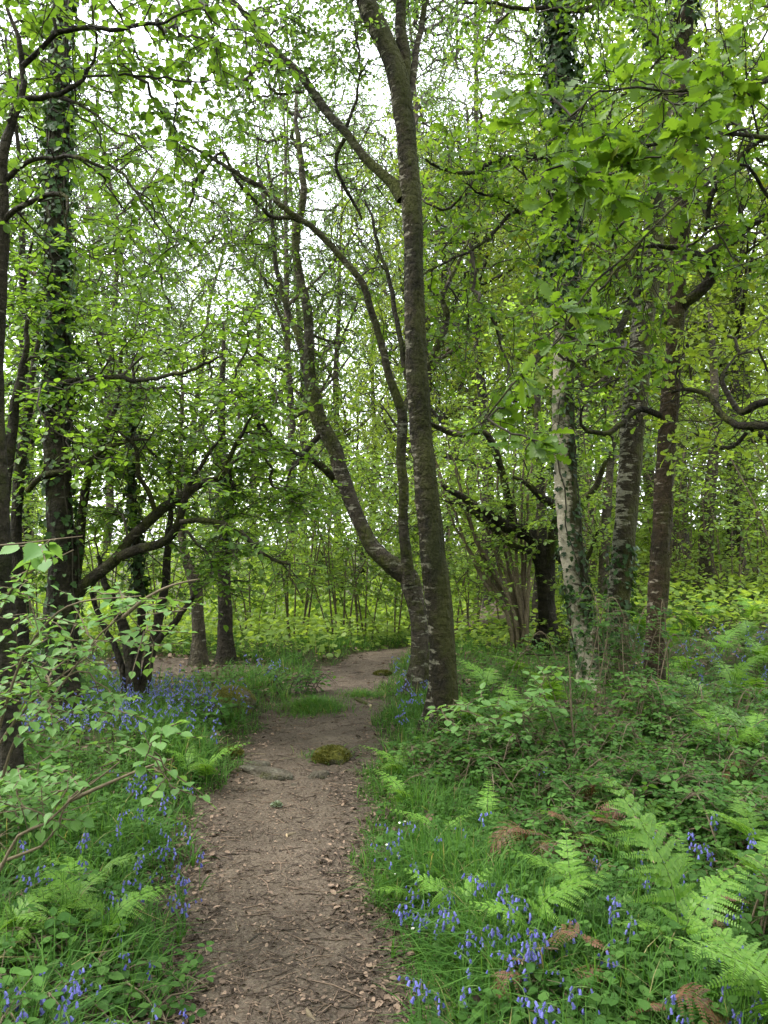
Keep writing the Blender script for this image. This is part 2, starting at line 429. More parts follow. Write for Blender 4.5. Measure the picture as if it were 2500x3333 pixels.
def foliage(mb, chains, shape, size, sprigs=4, nl=5, slen=.3, flatness=.8, droop=.1, mat=1, twig=True, spread=.35, twmat=0, ends=True, twk=0):
    Mt = len(chains)
    u = rng.uniform(.25, 1, (Mt, sprigs)); u[:, 0] = 1
    k = np.clip((u * 5).astype(int), 0, 4); f = (u * 5 - k)[..., None]
    ar = np.arange(Mt)[:, None]
    st = chains[ar, k] * (1 - f) + chains[ar, k + 1] * f
    cd = nrm(chains[:, -1] - chains[:, -3]) * np.array([1, 1, 1 - .8 * flatness]); cd = cd[:, None, :] * np.ones((1, sprigs, 1))
    rd = rng.standard_normal((Mt, sprigs, 3)); rd[..., 2] *= (1 - flatness) + .15
    sdv = nrm(cd * .6 + nrm(rd) * .9 + np.array([0, 0, -droop * .6]))
    L = slen * rng.uniform(.5, 1.3, (Mt, sprigs, 1))
    st = st.reshape(-1, 3); sdv = sdv.reshape(-1, 3); L = L.reshape(-1, 1)
    S = len(st)
    side = nrm(np.cross(sdv, np.array([0, 0, 1.0]) + .25 * rng.standard_normal((S, 3))))
    fr = (np.arange(nl) + .6) / nl
    bend = np.array([0, 0, -1.0])
    pos = st[:, None, :] + sdv[:, None, :] * (L * fr)[:, :, None] + bend * (droop * L * fr ** 2)[:, :, None]
    sg = np.where(np.arange(nl) % 2 == 0, 1.0, -1.0)[None, :, None]
    ld = sdv[:, None, :] * .55 + side[:, None, :] * sg * .9 + rng.standard_normal((S, nl, 3)) * spread + np.array([0, 0, -droop])
    if ends:
        ld[:, -1] = sdv + rng.standard_normal((S, 3)) * .2
    up = np.array([0, 0, 1.0]) * flatness + rng.standard_normal((S, nl, 3)) * (1.05 - flatness)
    sz = size * rng.uniform(.55, 1.2, (S, nl))
    clump = np.repeat(rng.uniform(0, .5, Mt), sprigs * nl)
    a = np.clip(clump + rng.uniform(0, .55, S * nl), 0, 1)
    leaves(mb, shape, pos.reshape(-1, 3), ld.reshape(-1, 3), up.reshape(-1, 3), sz.ravel(), mat, a)
    if twig:
        tp = np.stack([st, st + sdv * L * .5 + bend * droop * L * .25, st + sdv * L + bend * droop * L], 1)
        tubes(mb, tp, np.tile([.0036, .0028, .0014], (S, 1)) * (twk if twk else 1), 3, twmat)

def ell(specs):
    out = []
    for cx, cy, cz, rx, ry, rz, n in specs:
        v = nrm(rng.standard_normal((n, 3))) * rng.uniform(.15, 1, (n, 1)) ** (1 / 2.2)
        out.append(np.array([cx, cy, cz]) + v * np.array([rx, ry, rz]))
    return np.concatenate(out)

def region(specs):
    """targets inside a chunk of space given by a picture window (1659-wide) and a depth range"""
    out = []
    for x0, x1, y0, y1, d0, d1, n in specs:
        for _ in range(n):
            out.append(D(random.uniform(x0, x1), random.uniform(y0, y1), random.uniform(d0, d1)))
    return np.array(out)

def trunk_mesh(root, name, tr, mat, sides=18, lump=.05, flare=.5):
    mb = MB(); tubes(mb, tr[0][None], tr[1][None], sides, 0, 0.0, lump, flare)
    return mb.build(name, mat, root, root.location)

def fuzz(root, tr, n, s0=0, s1=1, side=0.0, size=.010):
    """tufts of moss and flaking bark standing off a stem"""
    pts, rad = tr; m = len(pts); s0 *= m - 2; s1 *= m - 2
    u = rng.uniform(s0, s1, n); i = u.astype(int); f = (u - i)[:, None]
    c = pts[i] * (1 - f) + pts[i + 1] * f; r = rad[i] * (1 - f[:, 0]) + rad[i + 1] * f[:, 0]
    th = rng.uniform(0, 2 * pi, n); keep = (np.sin(th * 2 + u * .23) + np.sin(th * 3 - u * .4 + 1) + side * 1.5 * np.cos(th) + rng.normal(0, .5, n)) > -.3
    c, r, th = c[keep], r[keep], th[keep]; n = len(c)
    T = nrm(pts[i[keep] + 1] - pts[i[keep]]); o = np.stack([np.cos(th), np.sin(th), 0 * th], 1); o = nrm(o - (o * T).sum(1, keepdims=True) * T)
    mb = MB()
    leaves(mb, BIRCH, c + o * (r * .97)[:, None], o * .7 + rng.standard_normal((n, 3)) * .55 + np.array([0, 0, -.3]), rng.standard_normal((n, 3)), rng.uniform(.5, 1.5, n) * size, 0)
    return mb.build('moss', M['mossfuzz'], root, root.location)

def ivy_on(root, tr, s0, s1, n, size=.055, off=.10, spray=0):
    """ivy leaves wrapped round the stretch s0..s1 (fractions) of a stem"""
    pts, rad = tr; m = len(pts)
    u = rng.uniform(s0, s1, n) * (m - 1); i = np.clip(u.astype(int), 0, m - 2); f = (u - i)[:, None]
    c = pts[i] * (1 - f) + pts[i + 1] * f; r = rad[i]
    th = rng.uniform(0, 2 * pi, n)
    o = np.stack([np.cos(th), np.sin(th), np.zeros(n)], 1)
    clump = .5 + .5 * np.sin(th * 2 + u * .33) * np.sin(u * .21 + th)
    rr = r + .01 + off * clump * rng.uniform(0, 1, n) ** 1.5
    pos = c + o * rr[:, None]
    mb = MB()
    dr = np.array([0, 0, -.9]) + o * .45 + rng.standard_normal((n, 3)) * .45
    leaves(mb, IVY, pos, dr, o + rng.standard_normal((n, 3)) * .35 + np.array([0, 0, .4]), size * rng.uniform(.5, 1.2, n), 1)
    k = max(3, min(14, n // 240))
    st = []
    for q in range(k):
        a0 = random.uniform(0, 6.3); j = np.arange(int(s0 * (m - 1)), int(s1 * (m - 1)) + 1)
        j = j[np.linspace(0, len(j) - 1, 24).astype(int)]
        an = a0 + np.cumsum(rng.standard_normal(24) * .18)
        st.append(pts[j] + np.stack([np.cos(an), np.sin(an), np.zeros(24)], 1) * (rad[j] + .008)[:, None])
    tubes(mb, np.array(st), np.full((k, 24), .007), 4, 0)
    return mb.build('ivy', [M['twig'], M['ivy']], root, root.location)

def bareness(tr, s0):
    m = len(tr[0]); k = int(m * s0); return (tr[0][k::3], tr[1][k::3])

def crown(root, skel, targets, leafm, shape, size, twigm=None, name='crown', bal=.35, jit=.10, rt=.0035, sag=0.0, rmax=.05, **kw):
    ch, R = grow(skel, targets, bal, jit, rt, sag, rmax)
    mb = MB(); tubes(mb, ch, R, 5, 0)
    foliage(mb, ch, shape, size, **kw)
    return mb.build(name, [twigm or M['twig'], leafm], root, root.location)

# ------------------------------------------------------------------ the setting
def axis(lo, hi, fine, far):
    a = [0.0]
    out = list(np.arange(lo, hi + 1e-6, fine))
    s = fine; x = hi
    while x < far:
        s *= 1.35; x += s; out.append(x)
    s = fine; x = lo; pre = []
    while x > -far:
        s *= 1.35; x -= s; pre.append(x)
    return np.array(pre[::-1] + out)

xs, ys = axis(-6, 7, .12, 400), axis(.6, 16, .12, 400)
X, Y = np.meshgrid(xs, ys)
Z = gz(X, Y)
mb = MB(); nx, ny = len(xs), len(ys)
ii = (np.arange(ny - 1)[:, None] * nx + np.arange(nx - 1)[None, :]).ravel()
mb.add(np.stack([X, Y, Z], -1), np.stack([ii, ii + 1, ii + nx + 1, ii + nx], 1), np.full(len(ii), 4))
tag(mb.build('ground', M['ground']), kind='structure')

yy = np.concatenate([np.arange(.8, 11, .05), np.arange(11, 20, .15)])
ts = np.linspace(0, 1, 25)
w1 = 0.05 * np.sin(yy * 5.1) + .035 * np.sin(yy * 11.3 + 2); w2 = 0.05 * np.sin(yy * 4.3 + 1) + .035 * np.sin(yy * 12.7)
lft = np.interp(yy, PY, PL) + w1 - .10 + rng.uniform(-.02, .02, len(yy)); rgt = np.interp(yy, PY, PR) + w2 + .10 + rng.uniform(-.02, .02, len(yy))
X = lft[:, None] + (rgt - lft)[:, None] * ts; Y = yy[:, None] + 0 * X
Z = gz(X, Y) + .012 - .012 * np.abs(ts * 2 - 1) ** 6 + .004 * rng.standard_normal(X.shape)
mb = MB(); nx, ny = len(ts), len(yy)
ii = (np.arange(ny - 1)[:, None] * nx + np.arange(nx - 1)[None, :]).ravel()
mb.add(np.stack([X, Y, Z], -1), np.stack([ii, ii + 1, ii + nx + 1, ii + nx], 1), np.full(len(ii), 4))
tag(mb.build('path', M['path']), kind='structure')

# a bare trodden patch where a side path leaves through the trees on the left
th = np.linspace(0, 2 * pi, 40, endpoint=False)
mb = MB(); rows = []
for r in np.linspace(.02, 1, 10):
    k = 1 + .15 * np.sin(3 * th + 1) + .1 * np.sin(5 * th)
    x = -2.5 + 1.0 * r * k * np.cos(th); y = 9.3 + .55 * r * k * np.sin(th)
    rows.append(np.stack([x, y, gz(x, y) + .014 - .016 * r ** 4], 1))
n = 40
q = [(i * n + j, i * n + (j + 1) % n, (i + 1) * n + (j + 1) % n, (i + 1) * n + j) for i in range(9) for j in range(n)]
mb.add(np.concatenate(rows), np.array(q), np.full(len(q), 4))
tag(mb.build('side_path', M['path']), kind='structure')

def scatter(n, y0, y1, marg=.5, pw=1.0):
    """points on the ground inside the view, thinning with distance"""
    u = rng.uniform(0, 1, n)
    y = y0 * (y1 / y0) ** (u ** pw)
    x = rng.uniform(-1, 1, n) * (y * .54 + marg)
    return x, y

def noise2(x, y, s, ph=0):
    return .5 + .25 * (np.sin(x * s + ph) * np.cos(y * s * .8 + 1.3 * ph) + np.sin(x * s * 2.3 + y * s * 1.7 + ph * 2) * .6 + np.cos(y * s * 3.1 - x * s * 1.1 + ph) * .4)

def inpatch(x, y):
    return ((x + 2.5) / 1.25) ** 2 + ((y - 9.3) / .65) ** 2 < 1

# leaf litter, wood chips and twiglets strewn over the path and its edges
mb = MB()
x, y = scatter(110000, 1.7, 12, .3)
o = path_out(x, y)
keep = (o < .45) & (rng.uniform(0, 1, len(x)) < np.where(o < -.12, .42, .9) * np.where(o > .2, .35, 1))
x, y, o = x[keep], y[keep], o[keep]; n = len(x)
dr = rng.standard_normal((n, 3)); dr[:, 2] *= .25
up = np.array([0, 0, 1.0]) + rng.standard_normal((n, 3)) * .35
sz = np.where(rng.uniform(0, 1, n) < np.where(o > -.12, .25, .006), rng.uniform(.018, .038, n), rng.uniform(.006, .019, n))
leaves(mb, HAZEL, np.stack([x, y, gz(x, y) + .014 + rng.uniform(0, .012, n)], 1), dr, up, sz, 0, rng.uniform(0, 1, n) ** 1.6, wid=rng.uniform(.35, 1, n))
x, y = scatter(9000, 1.7, 11, .2); keep = path_out(x, y) < .1; x, y = x[keep], y[keep]; n = len(x)
a = rng.uniform(0, pi, n); L = rng.uniform(.015, .07, n) * np.where(rng.uniform(0, 1, n) < .06, 2.3, 1)
c = np.stack([x, y, gz(x, y) + .017], 1); dv = np.stack([np.cos(a), np.sin(a), rng.uniform(-.1, .1, n)], 1) * L[:, None]
bow = np.stack([-np.sin(a), np.cos(a), 0 * a], 1) * (L * rng.uniform(-.25, .25, n))[:, None]
tubes(mb, np.stack([c - dv, c + bow, c + dv], 1), np.tile([.0012, .0019, .0010], (n, 1)) * rng.uniform(.7, 1.7, (n, 1)), 4, 0, rng.uniform(0, .85, n) ** 1.5)
# scattered brown leaves under the plants
x, y = scatter(26000, 1.7, 13, .6); keep = path_out(x, y) > .2; x, y = x[keep], y[keep]; n = len(x)
dr = rng.standard_normal((n, 3)); dr[:, 2] *= .35
leaves(mb, HAZEL, np.stack([x, y, gz(x, y) + .012 + rng.uniform(0, .02, n)], 1), dr, np.array([0, 0, 1.0]) + rng.standard_normal((n, 3)) * .5, rng.uniform(.03, .075, n), 0, rng.uniform(0, 1, n) ** 1.3, wid=rng.uniform(.5, 1, n))
tag(mb.build('leaf_litter', M['litter']), kind='stuff')

# grass
def blades(mb, x, y, h, w, lean, a, mat=0):
    n = len(x); z = gz(x, y)
    az = rng.uniform(0, 2 * pi, n); o = np.stack([np.cos(az), np.sin(az), np.zeros(n)], 1); s = np.stack([-np.sin(az + .4), np.cos(az + .4), np.zeros(n)], 1)
    b = np.stack([x, y, z - .01], 1)
    t = np.array([0, .4, .75, 1.0]); wt = np.array([.8, 1, .7, .03])
    c = b[:, None, :] + o[:, None, :] * (h * lean)[:, None, None] * (t ** 2)[None, :, None] + np.array([0, 0, 1.0]) * (h[:, None] * (t - .38 * np.minimum(lean, 1.3)[:, None] * t ** 3))[:, :, None]
    off = s[:, None, :] * (w[:, None] * wt)[:, :, None] * .5
    v = np.stack([c - off, c + off], 2).reshape(n, 8, 3)
    q = np.array([[0, 1, 3, 2], [2, 3, 5, 4], [4, 5, 7, 6]])
    mb.add(v, np.arange(n)[:, None, None] * 8 + q, np.full(n * 3, 4), mat, np.repeat(a, 8))
mb = MB()
x, y = scatter(330000, 1.55, 14, .7)
o = path_out(x, y)
edge = np.exp(-np.maximum(o - .3, 0) / .45)
pr = np.where(o < .06, 0, np.where(o < .22, .55, .25 + .75 * edge)) * (.18 + .82 * sm((noise2(x, y, 2.4) - .38) * 4.5))
pr = pr * np.where((x > .6) & (y > 3.6), .55, 1) * np.where((x < -1.7) & (y < 5), .6, 1)
keep = (rng.uniform(0, 1, len(x)) < pr) & ~inpatch(x, y)
x, y, o = x[keep], y[keep], o[keep]; n = len(x)
h = rng.uniform(.06, .27, n) * (.45 + .55 * sm(o / .35)) * (.75 + .5 * noise2(x, y, 1.7, 2)); wv = rng.uniform(.0025, .0065, n) * (1 + .05 * y)
blades(mb, x, y, h, wv, rng.uniform(.1, 1.5, n) ** 1.3, np.clip(rng.uniform(0, 1, n) * .9 + (rng.uniform(0, 1, n) < .03), 0, 1))
# tufts growing in the middle of the path
for cx, cy, r, k, hh in ((-.66, 7.35, .22, 1500, .17), (-.22, 7.95, .19, 700, .10), (-.44, 5.72, .13, 450, .09), (-.68, 7.2, .3, 500, .12)):
    a = rng.uniform(0, 2 * pi, k); rr = r * np.abs(rng.normal(0, .62, k))
    blades(mb, cx + rr * 1.3 * np.cos(a), cy + rr * np.sin(a), rng.uniform(.4, 1.1, k) * hh, rng.uniform(.004, .008, k), rng.uniform(.2, 1.4, k), rng.uniform(.2, 1, k))
tag(mb.build('grass', M['grass']), kind='stuff')

# low leafy herbs
mb = MB()
x, y = scatter(34000, 1.6, 15, .8)
o = path_out(x, y)
pr = np.where(o < .12, 0, sm((o - .08) / .35)) * (.25 + .75 * sm((noise2(x, y, 1.9, 4) - .35) * 4)) * np.where(x > .5, 1.0, .8)
keep = (rng.uniform(0, 1, len(x)) < pr) & ~inpatch(x, y)
x, y, o = x[keep], y[keep], o[keep]; n = len(x)
hh = rng.uniform(.04, .20, n) * (.4 + .6 * sm(o / .6)); kl = 7
b = np.stack([x, y, gz(x, y)], 1)
top = b + np.stack([rng.normal(0, .03, n), rng.normal(0, .03, n), hh], 1)
f = rng.uniform(.35, 1, (n, kl, 1)); pos = b[:, None] * (1 - f) + top[:, None] * f
az = (np.arange(kl) * 2.4 + rng.uniform(0, 6, (n, 1))); az = az + rng.normal(0, .3, az.shape)
dr = np.stack([np.cos(az), np.sin(az), rng.uniform(-.25, .5, az.shape)], -1)
leaves(mb, HAZEL, pos.reshape(-1, 3), dr.reshape(-1, 3), np.array([0, 0, 1.0]) + rng.standard_normal((n * kl, 3)) * .25, rng.uniform(.014, .042, n * kl), 0, np.repeat(rng.uniform(0, .5, n), kl) + rng.uniform(0, .5, n * kl))
tubes(mb, np.stack([b, (b + top) / 2 + .01, top], 1), np.full((n, 3), .0014), 3, 1)
tag(mb.build('ground_cover', [M['herb'], M['stem']]), kind='stuff')
# ------------------------------------------------------------------ ferns, flowers, brambles, stones and sticks
def frond_mesh(name, L, stipe, arch, npair, nsub, wid, curl=0.0, leafm=None, tilt=.25):
    """one bracken or fern frond rising from the origin and leaning towards +x"""
    n = 26; s = np.linspace(0, 1, n)
    th = pi / 2 - tilt * s - arch * sm((s - stipe * .55) / .42) - .25 * s ** 2
    ds = L / (n - 1)
    p = np.zeros((n, 3)); p[1:, 0] = np.cumsum(np.cos(th[:-1]) * ds); p[1:, 2] = np.cumsum(np.sin(th[:-1]) * ds)
    T = np.stack([np.cos(th), 0 * th, np.sin(th)], 1); Nn = np.stack([-np.sin(th), 0 * th, np.cos(th)], 1)
    mb = MB(); tubes(mb, p[None], (.0035 * (1 - .8 * s))[None], 5, 0)
    P_, D_, U_, S_ = [], [], [], []
    rp, rr = [], []
    for k in range(npair):
        t = stipe + (1 - stipe) * (k + .3) / npair
        f = t * (n - 1); i = int(f); w = f - i; i2 = min(i + 1, n - 1)
        b = p[i] * (1 - w) + p[i2] * w; tg = nrm(T[i] * (1 - w) + T[i2] * w); nn = nrm(Nn[i])
        q = (k + .3) / npair
        pl = random.uniform(.85, 1.1) * wid * (1 - q) ** .9 * (.8 + .2 * min(1, q * 5)) + .008
        for sd in (-1, 1):
            d0 = nrm(tg * (.30 + .35 * q) + np.array([0, sd, 0]) * 1.0 + nn * .12 + rng.standard_normal(3) * .11)
            m = max(5, int(nsub * 1.25 * (pl / wid) ** .75))
            u = (np.arange(m) + .5) / m
            c = b + d0 * (pl * u)[:, None] - nn * (pl * .22 * u ** 2)[:, None] - np.array([0, 0, 1.0]) * (pl * .15 * u ** 2)[:, None]
            rp.append(np.stack([b, b + d0 * pl * .5 - nn * pl * .055, c[-1]])); rr.append([.0014, .001, .0006])
            sv = nrm(np.cross(nn, d0)); ln = min(pl * .24, .60 * L * (1 - stipe) / npair) * (1 - u) ** .8 * rng.uniform(.75, 1.15, m) + .004
            for ss in (-1, 1):
                P_.append(c); D_.append(sv * ss + d0 * .45 - nn * .15 + rng.standard_normal((m, 3)) * .06)
                U_.append(np.tile(nn, (m, 1)) + rng.standard_normal((m, 3)) * .12); S_.append(ln)
    tubes(mb, np.array(rp), np.array(rr), 3, 0)
    leaves(mb, PINN, np.concatenate(P_), np.concatenate(D_), np.concatenate(U_), np.concatenate(S_), 1, wid=2.2)
    if curl:
        a = np.linspace(0, 4.5 * pi, 40); r = .016 * (1 - a / (4.9 * pi))
        e = p[-1] + T[-1] * .004
        c = e + np.stack([np.cos(a) * r, 0 * a, np.sin(a) * r], 1) * curl
        tubes(mb, c[None], np.full((1, 40), .003), 5, 1)
    o = mb.build('frond', [M['fstem'], leafm or M['fern']])
    me = o.data; bpy.data.objects.remove(o)
    return me

FR = [frond_mesh('f', .75, .34, .85, 11, 17, .25, tilt=.3), frond_mesh('f', .62, .32, 1.05, 10, 15, .21, tilt=.3), frond_mesh('f', .50, .3, .5, 9, 14, .15, 1.0), frond_mesh('f', .85, .42, 1.0, 11, 18, .28, tilt=.3)]
FR.append(frond_mesh('f', .98, .36, .55, 12, 20, .30, tilt=.22))
FRS = [frond_mesh('f', .48, .2, .95, 12, 10, .12, tilt=.4), frond_mesh('f', .40, .2, .8, 11, 9, .10, tilt=.4)]
FRD = [frond_mesh('f', .66, .5, 2.2, 12, 10, .16, leafm=M['deadfern']), frond_mesh('f', .55, .45, 2.6, 11, 9, .14, leafm=M['deadfern'])]

def fern(px, py, fronds, label, hgt=.4, cat='fern', name='fern', group=None, at=None):
    """px, py: where its fronds show (2500-wide); fronds: list of (mesh, azimuth deg, scale)"""
    if at is None:
        d = ground_d(px, py, hgt); x = (px - PCX) / F * d
    else: x, d = at
    r = thing(name, (x, d, g(x, d) - .01), label, cat, group)
    for me, az, sc in fronds:
        o = bpy.data.objects.new('frond', me); COL.objects.link(o); o.parent = r
        o.rotation_euler = (random.uniform(-.12, .12), random.uniform(-.12, .12), radians(az)); sc *= .95 if name == 'dead_fern' else 1; o.scale = (sc, sc, sc * random.uniform(.92, 1.05))
    return r
Z6 = lambda x, y: (1250 + x * .7535, 2200 + y * .7535)
Z5 = lambda x, y: (x * .7535, 2200 + y * .7535)
# large fresh bracken at the lower right
fern(0, 0, [(FR[4], 125, .78), (FR[0], 25, .72), (FR[1], 200, .66)], 'tallest bright bracken at the lower right, broad fronds spreading above the bluebells', at=(.98, 2.62))
fern(0, 0, [(FR[0], 165, .58), (FR[2], 80, .75), (FR[1], 250, .5)], 'bracken left of the tallest one at the lower right, its tips still curled', at=(.74, 3.05))
fern(0, 0, [(FR[0], 185, .85), (FR[0], 110, .75), (FR[1], 250, .8)], 'bright bracken cut off by the bottom right corner', at=(1.10, 2.12))
fern(0, 0, [(FR[1], 170, .6), (FR[0], 60, .52), (FR[2], 270, .55)], 'bracken at the right edge level with the tallest bright bracken', at=(1.95, 3.75))
for k, (zx, zy, fr, lab, h) in enumerate((
    (620, 640, [(FR[0], 10, .95), (FR[1], 175, .85)], 'flat wide bracken frond over the rusty dead fern right of the path', .45),
    (300, 690, [(FR[0], 160, .75), (FR[0], 30, .7), (FR[1], 265, .7)], 'yellow-green bracken standing among bluebells beside the path', .38),
    (130, 760, [(FR[1], 200, .7), (FRS[0], 330, 1)], 'small bracken at the grassy right edge of the path', .25),
    (570, 490, [(FR[1], 20, .85), (FR[1], 150, .7)], 'arched bracken below the leafy hazel sapling on the right', .4),
    (1000, 420, [(FR[0], 200, .8), (FR[0], 340, .85), (FR[1], 90, .8)], 'broad bracken in the brambles below the reddish trunk', .45),
    (1090, 290, [(FR[0], 170, .85), (FR[1], 20, .8)], 'bracken in front of the foot of the reddish trunk', .45),
    (1265, 560, [(FR[2], 80, .8), (FR[2], 190, .55)], 'single upright young bracken with a rolled tip', .35),
    (1590, 520, [(FR[0], 190, .8), (FR[0], 60, .8)], 'bracken at the right edge above the last bluebells', .45),
    (1560, 340, [(FR[0], 200, .95), (FR[1], 330, .9), (FR[0], 90, .8)], 'large bracken at the right edge beyond the brambles', .5),
    (1620, 240, [(FR[0], 190, .8), (FR[1], 300, .9)], 'paler bracken behind the large one at the right edge', .5),
    (1620, 850, [(FR[1], 170, .85), (FR[0], 240, .7)], 'bracken half out of frame on the right, above the bottom corner', .4),
    (930, 690, [(FR[2], 150, .7), (FR[2], 20, .7)], 'young bracken uncurling above the tallest bright bracken', .4),
    (230, 520, [(FRS[0], 170, 1.1), (FRS[1], 30, 1.1)], 'small fern between the path and the flat wide bracken', .25),
    (60, 250, [(FRS[0], 160, 1.3), (FRS[1], 80, 1.2), (FRS[0], 250, 1.2)], 'green fern at the right edge of the path near the main birch', .3),
    (90, 390, [(FRS[0], 130, 1.2), (FRS[1], 240, 1.2)], 'low fern leaning over the path below the main birch', .25),
    (440, 430, [(FRS[0], 80, 1.2), (FRS[1], 200, 1.1), (FRS[1], 320, 1.1)], 'fern in front of the hazel sapling right of the main birch', .3),
    (1050, 120, [(FR[1], 20, .85), (FR[1], 160, .8)], 'fern at the ivy-covered foot of the paired birches', .4))):
    fern(*Z6(zx, zy), [(a, b, c * .7) for a, b, c in fr], lab, h)
for zx, zy, fr, lab, h in (
    (340, 690, [(FR[1], 150, .85), (FR[1], 60, .8), (FR[1], 280, .7)], 'bracken on the left under the hazel sapling, fronds fanned out', .35),
    (480, 780, [(FR[1], 40, .95), (FR[0], 170, .7), (FR[1], 290, .7)], 'bright bracken nearest the path on the left, beside the fanned one', .35),
    (440, 550, [(FR[1], 10, .85), (FR[1], 180, .9)], 'bracken farther back on the left above the fanned one', .4),
    (330, 580, [(FR[1], 120, .8), (FR[1], 240, .8)], 'bracken tucked behind the hazel sapling branches on the left', .4),
    (60, 760, [(FR[1], 60, .9), (FR[1], 330, .8)], 'bracken at the left edge below the hazel sapling', .35),
    (60, 940, [(FR[1], 30, .7), (FRS[0], 120, 1)], 'small bracken low at the left edge of the ground', .25),
    (900, 260, [(FRS[0], 20, 1.4), (FRS[1], 140, 1.3), (FRS[0], 260, 1.3)], 'fern among bluebells on the left bank of the path', .3),
    (820, 270, [(FRS[0], 170, 1.2), (FRS[1], 90, 1.2)], 'paler small fern in the grass left of the bluebell bank fern', .25)):
    fern(*Z5(zx, zy), [(a, b, c * .68) for a, b, c in fr], lab, h)
# ferns dotted over the bank under the trees on the right
k = 0
for px, py in ((1990, 2010), (2080, 1985), (2170, 2040), (2260, 1990), (2330, 2060), (2420, 2010), (2480, 2080), (2230, 2110), (2380, 2150), (2460, 2200), (2150, 2160), (2300, 2220), (2440, 2290), (2350, 2330), (2240, 2290), (1700, 2120), (1580, 2160), (1790, 2190), (2020, 1960), (2300, 1960), (2440, 1950), (1560, 2260), (1650, 2240)):
    fern(px, py, [(FR[k % 2], random.uniform(0, 360), random.uniform(.75, 1.0)), (FR[(k + 1) % 2], random.uniform(0, 360), .85), (FRS[0], random.uniform(0, 360), 1.3)],
         'pale green fern on the shady bank among the tall trunks on the right', .35, group='ferns on the bank among the right-hand trunks'); k += 1
for zx, zy, fr, lab in ((620, 720, [(FRD[0], 10, 1.0), (FRD[1], 100, 1), (FRD[0], 200, .9), (FRD[1], 300, 1)], 'rusty dead bracken heap below the flat wide green frond'),
                   (960, 560, [(FRD[0], 100, .9), (FRD[1], 260, 1)], 'rust-brown dead fern standing right of the green arched bracken'),
                   (880, 690, [(FRD[0], 30, .8), (FRD[1], 170, .9), (FRD[1], 250, .9)], 'brown withered bracken lying right of the rusty heap'),
                   (930, 300, [(FRD[1], 60, .9), (FRD[1], 200, .8)], 'small brown dead frond in the brambles under the grey birch'),
                   (1600, 450, [(FRD[0], 180, .9), (FRD[1], 80, .9)], 'dead brown bracken at the right edge under green fronds'),
                   (860, 1160, [(FRD[0], 150, .7), (FRD[1], 30, .8), (FRD[1], 270, .7)], 'dead bracken on bent stalks left of the tallest bright bracken'),
                   (1190, 1400, [(FRD[0], 330, .8), (FRD[1], 120, .7)], 'withered brown bracken at the foot of the tallest bright bracken'),
                   (1440, 1000, [(FRD[0], 60, .7), (FRD[1], 200, .7)], 'thin dead bracken right of the tallest bright bracken'),
                   (590, 1230, [(FRD[1], 200, .7), (FRD[1], 80, .7)], 'dead bracken wisp among the bluebells by the path')):
    fern(*Z6(zx, zy), fr, lab, .15, 'dead fern', 'dead_fern')

# bluebells
def bluebell_parts(h, nb, lean):
    n = 12; s = np.linspace(0, 1, n)
    p = np.stack([lean * h * s ** 3 + lean * .25 * h * np.maximum(s - .75, 0) * 4 * s, 0 * s, h * (s - .30 * np.maximum(s - .78, 0) ** 1.3 * 4)], 1)
    mb = MB(); tubes(mb, p[None], np.full((1, n), .0018), 5, 0)
    k = 5; az = rng.uniform(0, 6.28, k); o = np.stack([np.cos(az), np.sin(az), 0 * az], 1); sd = np.stack([-np.sin(az), np.cos(az), 0 * az], 1)
    t = np.array([0, .4, .75, 1.0]); wt = np.array([.6, 1, .75, .05]); Lb = rng.uniform(.5, .85, k) * h
    c = o[:, None] * (Lb * .55)[:, None, None] * (t ** 1.6)[None, :, None] + np.array([0, 0, 1.0]) * (Lb[:, None] * (t - .45 * t ** 3))[:, :, None]
    off = sd[:, None] * (.0055 * wt)[None, :, None]
    v = np.stack([c - off, c + off], 2).reshape(k, 8, 3); q = np.array([[0, 1, 3, 2], [2, 3, 5, 4], [4, 5, 7, 6]])
    mb.add(v, np.arange(k)[:, None, None] * 8 + q, np.full(k * 3, 4), 1, .3)
    o1 = mb.build('stem', [M['stem'], M['grass']])
    mb = MB()
    for b in range(nb):
        f = .70 + .30 * b / max(nb - 1, 1); i = min(int(f * (n - 1)), n - 1)
        az = b * 2.2 + random.uniform(-.4, .4) if b < nb - 1 else 0
        out = np.array([cos(az) * .6 + lean * .9, sin(az) * .6, 0]); out = out / np.linalg.norm(out)
        c0 = p[i]; c1 = c0 + out * .011 + np.array([0, 0, -.002])
        ax = nrm(out * .45 + np.array([0, 0, -1.0])); ref = np.array([0, 1.0, .1]); U = nrm(np.cross(ax, ref)); V = np.cross(ax, U)
        sz = random.uniform(.85, 1.2) * (1.15 - .35 * b / nb)
        rings = []
        for ll, rr in ((0, .0022), (.004, .0042), (.010, .0044), (.014, .0050)):
            a = np.arange(6) / 6 * 2 * pi; rings.append(c1 + ax * ll * sz + (U * np.cos(a)[:, None] + V * np.sin(a)[:, None]) * rr * sz)
        a = np.arange(6) / 6 * 2 * pi; rings.append(c1 + ax * .0135 * sz + (U * np.cos(a)[:, None] + V * np.sin(a)[:, None]) * .0088 * sz)
        q = [(r * 6 + j, r * 6 + (j + 1) % 6, r * 6 + 6 + (j + 1) % 6, r * 6 + 6 + j) for r in range(3) for j in range(6)]
        v = np.concatenate(rings); mb.add(v, np.array(q), np.full(18, 4), 0, random.random())
        tri = np.array([(18 + j, 18 + (j + 1) % 6, 24 + j) for j in range(6)]); mb.add(v, tri, np.full(6, 3), 0, random.random())
        tubes(mb, np.array([[c0, (c0 + c1) / 2 + np.array([0, 0, .002]), c1]]), np.full((1, 3), .0009), 3, 1)
    o2 = mb.build('flower_head', [M['bell'], M['stem']])
    r = o1.data, o2.data
    bpy.data.objects.remove(o1); bpy.data.objects.remove(o2)
    return r
